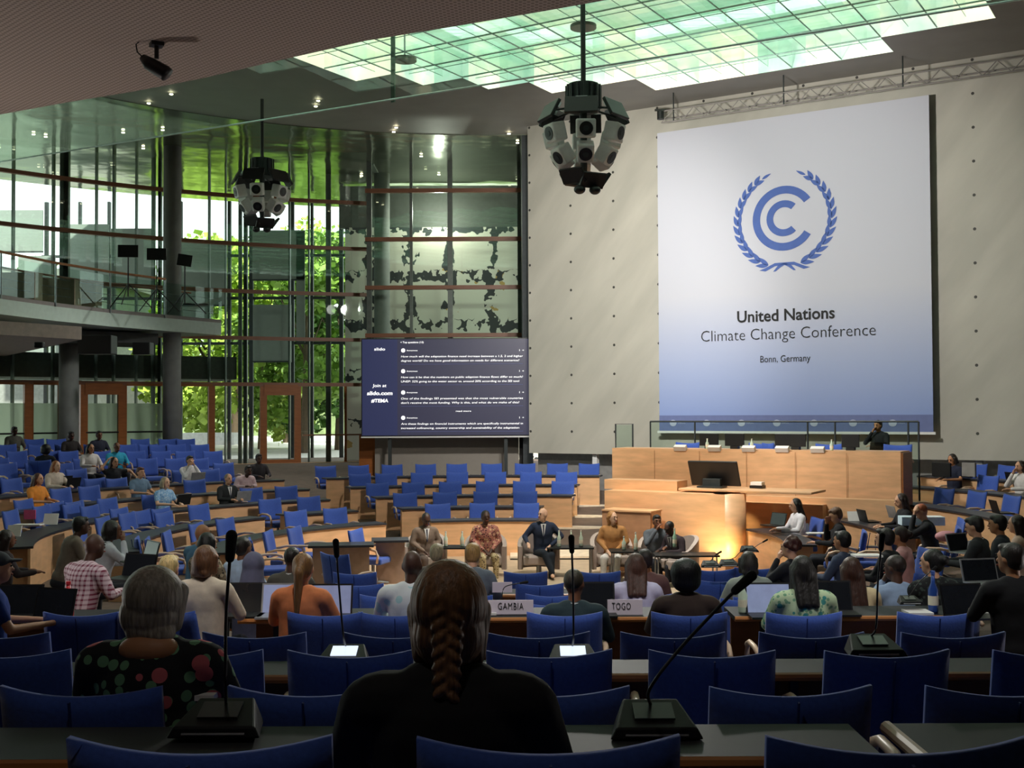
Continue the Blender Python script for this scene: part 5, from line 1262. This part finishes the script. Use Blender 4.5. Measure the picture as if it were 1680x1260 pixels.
# downlights in the polished ceiling
for i, (px, py) in enumerate(((281,154),(244,169),(267,213),(303,325),(235,243),(202,217),(75,224),(55,220),(650,209),(646,216),(835,219),(849,234),(691,256),(593,288),(720,286),(522,165),(518,174))):
    p = atz(px, py, ZC-.05)
    if math.hypot(p.x-CX, p.y-CY) > 26: continue
    b = MB().tube([(0,0,0), (0,0,-.02)], .045, 12).build('downlight', mat('lamp_glow', 'fff6d8', emit='fff2cc', es=9)); b.location = p
    b['label'] = 'tiny round downlight, one of many dotted over the dark polished ceiling'; b['category'] = 'downlight'; b['group'] = 'downlights in the polished ceiling'
# monitors on tripod stands on the balcony
for px, py, Y, l in ((210, 412, 31.8, 'leftmost'), (257, 417, 33.0, 'middle one'), (303, 427, 33.9, 'rightmost')):
    p = at(px, py, Y); d = empty('tripod_monitor', (p.x, p.y, ZBAL), .1, label='black panel on a tripod stand on the balcony, %s of three' % l, category='monitor', group='panels on stands on the balcony'); h = p.z-ZBAL
    MB().box((0,0,h), (.55 if px < 300 else .42,.05,.34), Matrix.Rotation(.15 if px > 290 else 0, 3, 'Y')).build('panel', M_black, d, bevel=.01)
    MB().tube([(0,.03,h-.1), (0,.03,.4)], .02, 8).build('mast', M_black, d)
    for k in range(3): a = 2*PI*k/3+.5; MB().tube([(0,.03,.75), (.65*math.cos(a), .65*math.sin(a), .12)], .016, 6).build('tripod_leg', M_black, d)
for px, py, Y, w_, l in ((27, 440, 29.5, 1.5, 'pale balcony desk at the far left behind the glass railing'), (100, 468, 31, 1.3, 'second pale balcony desk behind the glass railing'), (150, 478, 32, .8, 'small pale cabinet on the balcony')):
    p = at(px, py, Y); d = MB().box((0,0,.35), (w_,.5,.7)).build('balcony_desk', mat('balcony_beige', 'a59680', rough=.7), bevel=.01); d.location = (p.x-.3, p.y+.3, ZBAL+.1); d['label'] = l; d['category'] = 'desk'
p = at(180, 565, 32); 
# projector and boxes under the balcony
for px, py, Y, sz, l in ((160, 566, 31, (.9,.5,.5), 'dark grey box hanging under the balcony edge'), (65, 566, 20, (.16,.12,.1), 'small black sensor box under the pale soffit tip'), (235, 572, 33, (.5,.4,.35), 'black projector hanging under the balcony')):
    p = at(px, py, Y); b = MB().box((0,0,0), sz).build('hanging_box', M_black, bevel=.02); b.location = p; b['label'] = l; b['category'] = 'equipment'
# ================================================================== OUTDOORS
def roller(px0, px1, y0, y1, Y, label, c='8c948f'):
    a, b2 = at(px0, y0, Y), at(px1, y1, Y); d = empty('roller_blind', (0,0,0), label=label, category='blind', group='grey roller blinds outside the glass')
    MB().span((a.x, Y, b2.z), (b2.x, Y+.05, a.z)).build('blind_fabric', mat('blind_'+c, c, rough=.9, var=.04), d); MB().span((a.x, Y-.03, b2.z-.05), (b2.x, Y+.08, b2.z)).build('bottom_rail', M_dmetal, d)
YO = 43
for x0, x1, y0, y1, l in ((-20, 70, 345, 412, 'outermost left grey blind in the upper row'), (112, 178, 368, 470, 'left grey blind behind the balcony panels'), (182, 250, 375, 470, 'grey blind behind the leftmost balcony panel'), (298, 372, 395, 500, 'grey blind right of the round column'),
        (414, 500, 378, 458, 'grey blind right of the main mullion, upper one'), (415, 478, 500, 592, 'grey blind right of the main mullion, lower one'), (30, 90, 420, 480, 'grey blind behind the balcony desks'), (300, 345, 498, 548, 'small low grey blind at the balcony end'), (486, 500, 380, 560, 'narrow grey blind beside the far mullion')):
    roller(x0, x1, y0, y1, YO, l)
ow = MB()
fr_ = empty('outer_facade_frame', (0,0,0), label='grey steel grid of the second glass facade outside the hall', category='facade frame')
for px, wd in ((75,.12),(130,.1),(178,.1),(296,.12),(376,.12),(412,.15),(480,.12),(512,.1),(560,.15)):
    p = at(px, 600, YO+.4); MB().span((p.x-wd/2, YO+.35, 1.3), (p.x+wd/2, YO+.5, 11)).build('post', M_dmetal, fr_)
for z in (5.6, 7.3, 8.9): MB().span((at(60,600,YO).x, YO+.4, z), (at(570,600,YO).x, YO+.5, z+.1)).build('beam', M_dmetal, fr_)
bl = empty('neighbour_building', (0,0,0), label='low grey building block outside with a flat roof, behind the left blinds', category='building')
MB().span((-30, 47, 1.3), (-17.2, 55, 8.6)).build('wall', mat('outer_concrete', '8e938f', rough=.9), bl); MB().span((-30.4, 46.6, 8.6), (-16.9, 55, 8.9)).build('roof_edge', M_grey, bl)
M_leaf = [mat('leaf_%d' % i, c, rough=.6, var=.35, scale=1.5) for i, c in enumerate(('7d9f3c', 'a3bd4c', '5c8438', 'b9cc5c'))]
M_bark = mat('bark', '5a4c3c', rough=.95, bump=.4)
def tree(x, y, h, r, n, label, mi, base=1.3):
    d = empty('tree', (x, y, base), label=label, category='tree', group='leafy trees outside the glass hall')
    MB().tube([(0,0,0), (.1,0,h*.4), (0,.1,h*.75)], [.22,.16,.06], 10).build('trunk', M_bark, d)
    b = MB()
    for k in range(5): a = k*1.3; b.tube([(0,0,h*.35+.1*h*k/2), (r*.6*math.cos(a), r*.6*math.sin(a), h*.55+.08*h*k)], [.07,.02], 6)
    b.build('branch', M_bark, d)
    m = MB(); blobs = [(random.uniform(-.7,.7)*r, random.uniform(-.7,.7)*r, h*random.uniform(.16,1.0)) for _ in range(14)]
    for i in range(n):
        c = Vector(random.choice(blobs)); v = Vector((random.gauss(0,1), random.gauss(0,1), random.gauss(0,1))).normalized()*r*.42*random.random()**.4
        p = c+v; s = random.uniform(.1,.2); u = Vector((random.gauss(0,1), random.gauss(0,1), random.gauss(0,.6))).normalized()*s; w_ = u.cross(Vector((random.gauss(0,1), random.gauss(0,1), random.gauss(0,1)))).normalized()*s*.7
        m.quad(p-u-w_, p+u-w_*.6, p+u+w_, p-u*.8+w_)
    m.build('foliage', M_leaf[mi], d, fix=False)
for i, (px, Y, h, r, n, mi, l) in enumerate(((340, 52, 9, 3.2, 5000, 1, 'bright yellow green tree right of the round column'), (430, 56, 8.5, 3.2, 5000, 3, 'sunlit tree behind the third wooden door'), (500, 50, 9.5, 3, 5000, 0, 'green tree between the two facade bays'), (556, 54, 9, 2.6, 4500, 2, 'darker tree beside the mural wall'),
      (280, 58, 7, 3.2, 4500, 3, 'light tree behind the frosted doors'), (210, 60, 6.5, 3, 3500, 1, 'low bright tree outside the left doors'), (120, 62, 9.5, 3, 3500, 0, 'tree crown above the grey building, left one'), (230, 66, 10.5, 3.5, 4000, 2, 'tree crown above the grey building, right one'), (385, 64, 11.5, 3.2, 4500, 0, 'tall tree left of the main mullion'), (20, 60, 7, 3, 3000, 3, 'tree outside the leftmost door'), (470, 68, 12, 4, 4500, 1, 'tall pale tree far behind the main mullion'))):
    p = at(px, 600, Y); tree(p.x, p.y, h, r, n, l, mi)
p = at(345, 720, 48); b = MB().box((0,0,0), (2.2,1,.5)).build('garden_block', mat('block_white', 'd8dad8')); b.location = p; b['label'] = 'pale low wall outside the second wooden door'; b['category'] = 'wall'; b.name = 'garden_block'  # low pale wall block standing in the garden
MB().span((-60, 90, 1), (25, 90.5, 7)).build('hedge', mat('hedge_green', '6f7f55', rough=.9, var=.3, scale=2), None, label='long green hedge closing the garden behind the trees', category='hedge')
# ================================================================== LIGHT
w = bpy.data.worlds.new('world'); scn.world = w; w.use_nodes = True
N, L_ = w.node_tree.nodes, w.node_tree.links; bg = N['Background']
tc = N.new('ShaderNodeTexCoord'); sx = N.new('ShaderNodeSeparateXYZ'); L_.new(tc.outputs['Generated'], sx.inputs[0])
rp = N.new('ShaderNodeValToRGB'); rp.color_ramp.elements[0].position = .48; rp.color_ramp.elements[0].color = (.25,.3,.2,1); rp.color_ramp.elements[1].position = .56; rp.color_ramp.elements[1].color = (.93,.97,1,1)
mr = N.new('ShaderNodeMapRange'); mr.inputs[1].default_value = -1; L_.new(sx.outputs[2], mr.inputs[0]); L_.new(mr.outputs[0], rp.inputs[0]); L_.new(rp.outputs[0], bg.inputs[0])
bg.inputs[1].default_value = 2.3
def light(kind, name, loc, tgt, energy, color=(1,1,1), **k):
    l = bpy.data.lights.new(name, kind); l.energy = energy; l.color = color
    for a, b in k.items(): setattr(l, a, b)
    o = bpy.data.objects.new(name, l); COL.objects.link(o); o.location = loc
    o.rotation_euler = (Vector(tgt)-Vector(loc)).to_track_quat('-Z', 'Y').to_euler(); return o
light('SUN', 'sun', (-10, 40, 30), (-16, 62, 0), 8, (1, .96, .86), angle=.02)
# stage spots hanging in the near cluster
light('SPOT', 'panel_spot', (1.2, 19.4, 6.3), (.5, 21.4, 0), 850, (1, .93, .82), spot_size=math.radians(75), spot_blend=.6, shadow_soft_size=.2)
light('SPOT', 'panel_spot', (2.0, 20.6, 6.4), (3.2, 24, 1.2), 560, (1, .88, .72), spot_size=math.radians(70), spot_blend=.7, shadow_soft_size=.2)
light('SPOT', 'block_spot', (.4, 20.6, 6.4), (-2, 27, .8), 640, (1, .92, .82), spot_size=math.radians(80), spot_blend=.7, shadow_soft_size=.2)
light('SPOT', 'wall_flood', (2.1, 21.3, 8.3), (6.5, 29, 6), 1900, (1, .96, .9), spot_size=math.radians(110), spot_blend=.7, shadow_soft_size=.25)
light('SPOT', 'wall_flood', (1.0, 21.5, 8.3), (1.5, 32, 5.5), 1900, (1, .95, .88), spot_size=math.radians(80), spot_blend=.8, shadow_soft_size=.25)
light('SPOT', 'seat_flood', (1.2, 19.2, 6.2), (.8, 12.5, .8), 1100, (1, .96, .9), spot_size=math.radians(72), spot_blend=.7, shadow_soft_size=.25)
light('SPOT', 'seat_flood', (.4, 19.9, 6.2), (-6, 19.5, 0.8), 900, (1, .96, .9), spot_size=math.radians(90), spot_blend=.7, shadow_soft_size=.25)
light('SPOT', 'seat_flood', (2.0, 19.9, 6.2), (7, 20, 0.8), 900, (1, .96, .9), spot_size=math.radians(90), spot_blend=.7, shadow_soft_size=.25)
light('SPOT', 'soffit_fill', (-7.5, 11, 1.2), (-2.5, 8.5, 6), 240, (1, .93, .88), spot_size=math.radians(100), spot_blend=.8, shadow_soft_size=.3)  # two added off-frame fills to brighten the soffit, not known fixtures
light('SPOT', 'soffit_fill', (7.5, 9.5, 1.2), (1.5, 7, 6), 200, (1, .93, .88), spot_size=math.radians(100), spot_blend=.8, shadow_soft_size=.3)
l = light('POINT', 'mural_fill', (-2.5, 39.8, 9.9), (0,0,0), 200, (1, .95, .85), shadow_soft_size=.03)  # added fill point lifting the dim mural, no lamp known there
for x_ in (-3.4, -1.1, 1.2, 3.5): light('SPOT', 'audience_fill', (x_, 7.4 if x_ > -2 else 8.2, 5.95), (x_*1.05, 10.9 if x_ > -2 else 11.6, 1.0), 210, (1, .97, .93), spot_size=math.radians(62), spot_blend=.5, shadow_soft_size=.12)  # added unseen fills that light the mid-row backs from behind
light('SPOT', 'audience_fill', (-.7, 2.0, 5.9), (-.75, 4.0, 1.8), 28, (1, .95, .88), spot_size=math.radians(64), spot_blend=.7, shadow_soft_size=.12)  # added unseen fill for the two foreground women
light('SPOT', 'seat_flood', (-6.6, 30.4, 7.6), (-9.5, 30, 1.5), 500, (1, .97, .92), spot_size=math.radians(120), spot_blend=.7, shadow_soft_size=.2)
# rostrum uplight and downlights
q = at(1185, 925, 21.0); light('SPOT', 'uplight', (q.x, q.y, .12), (q.x+.1, q.y+.55, .8), 55, (1, .72, .32), spot_size=math.radians(85), spot_blend=.8, shadow_soft_size=.08)
q = at(1215, 815, 22.0); light('SPOT', 'shelf_downlight', (q.x, q.y-.0, 1.45), (q.x+.1, q.y+.4, .6), 25, (1, .75, .38), spot_size=math.radians(60), spot_blend=.8, shadow_soft_size=.05)
q = at(962, 790, 27.6); light('SPOT', 'wall_downlight', (q.x, q.y, 1.9), (q.x, q.y+.5, .7), 30, (1, .78, .42), spot_size=math.radians(60), spot_blend=.8, shadow_soft_size=.05)
vs = scn.view_settings; vs.view_transform = 'Standard'; vs.look = 'None'; vs.gamma = 1; vs.use_curve_mapping = False; vs.exposure = 0.32
cy = scn.cycles; cy.use_denoising = True; cy.max_bounces = 8; cy.diffuse_bounces = 4; cy.glossy_bounces = 4; cy.transparent_max_bounces = 24; cy.transmission_bounces = 4
cy.use_adaptive_sampling = True; cy.adaptive_threshold = .02; cy.sample_clamp_indirect = 6; cy.caustics_reflective = False; cy.caustics_refractive = False
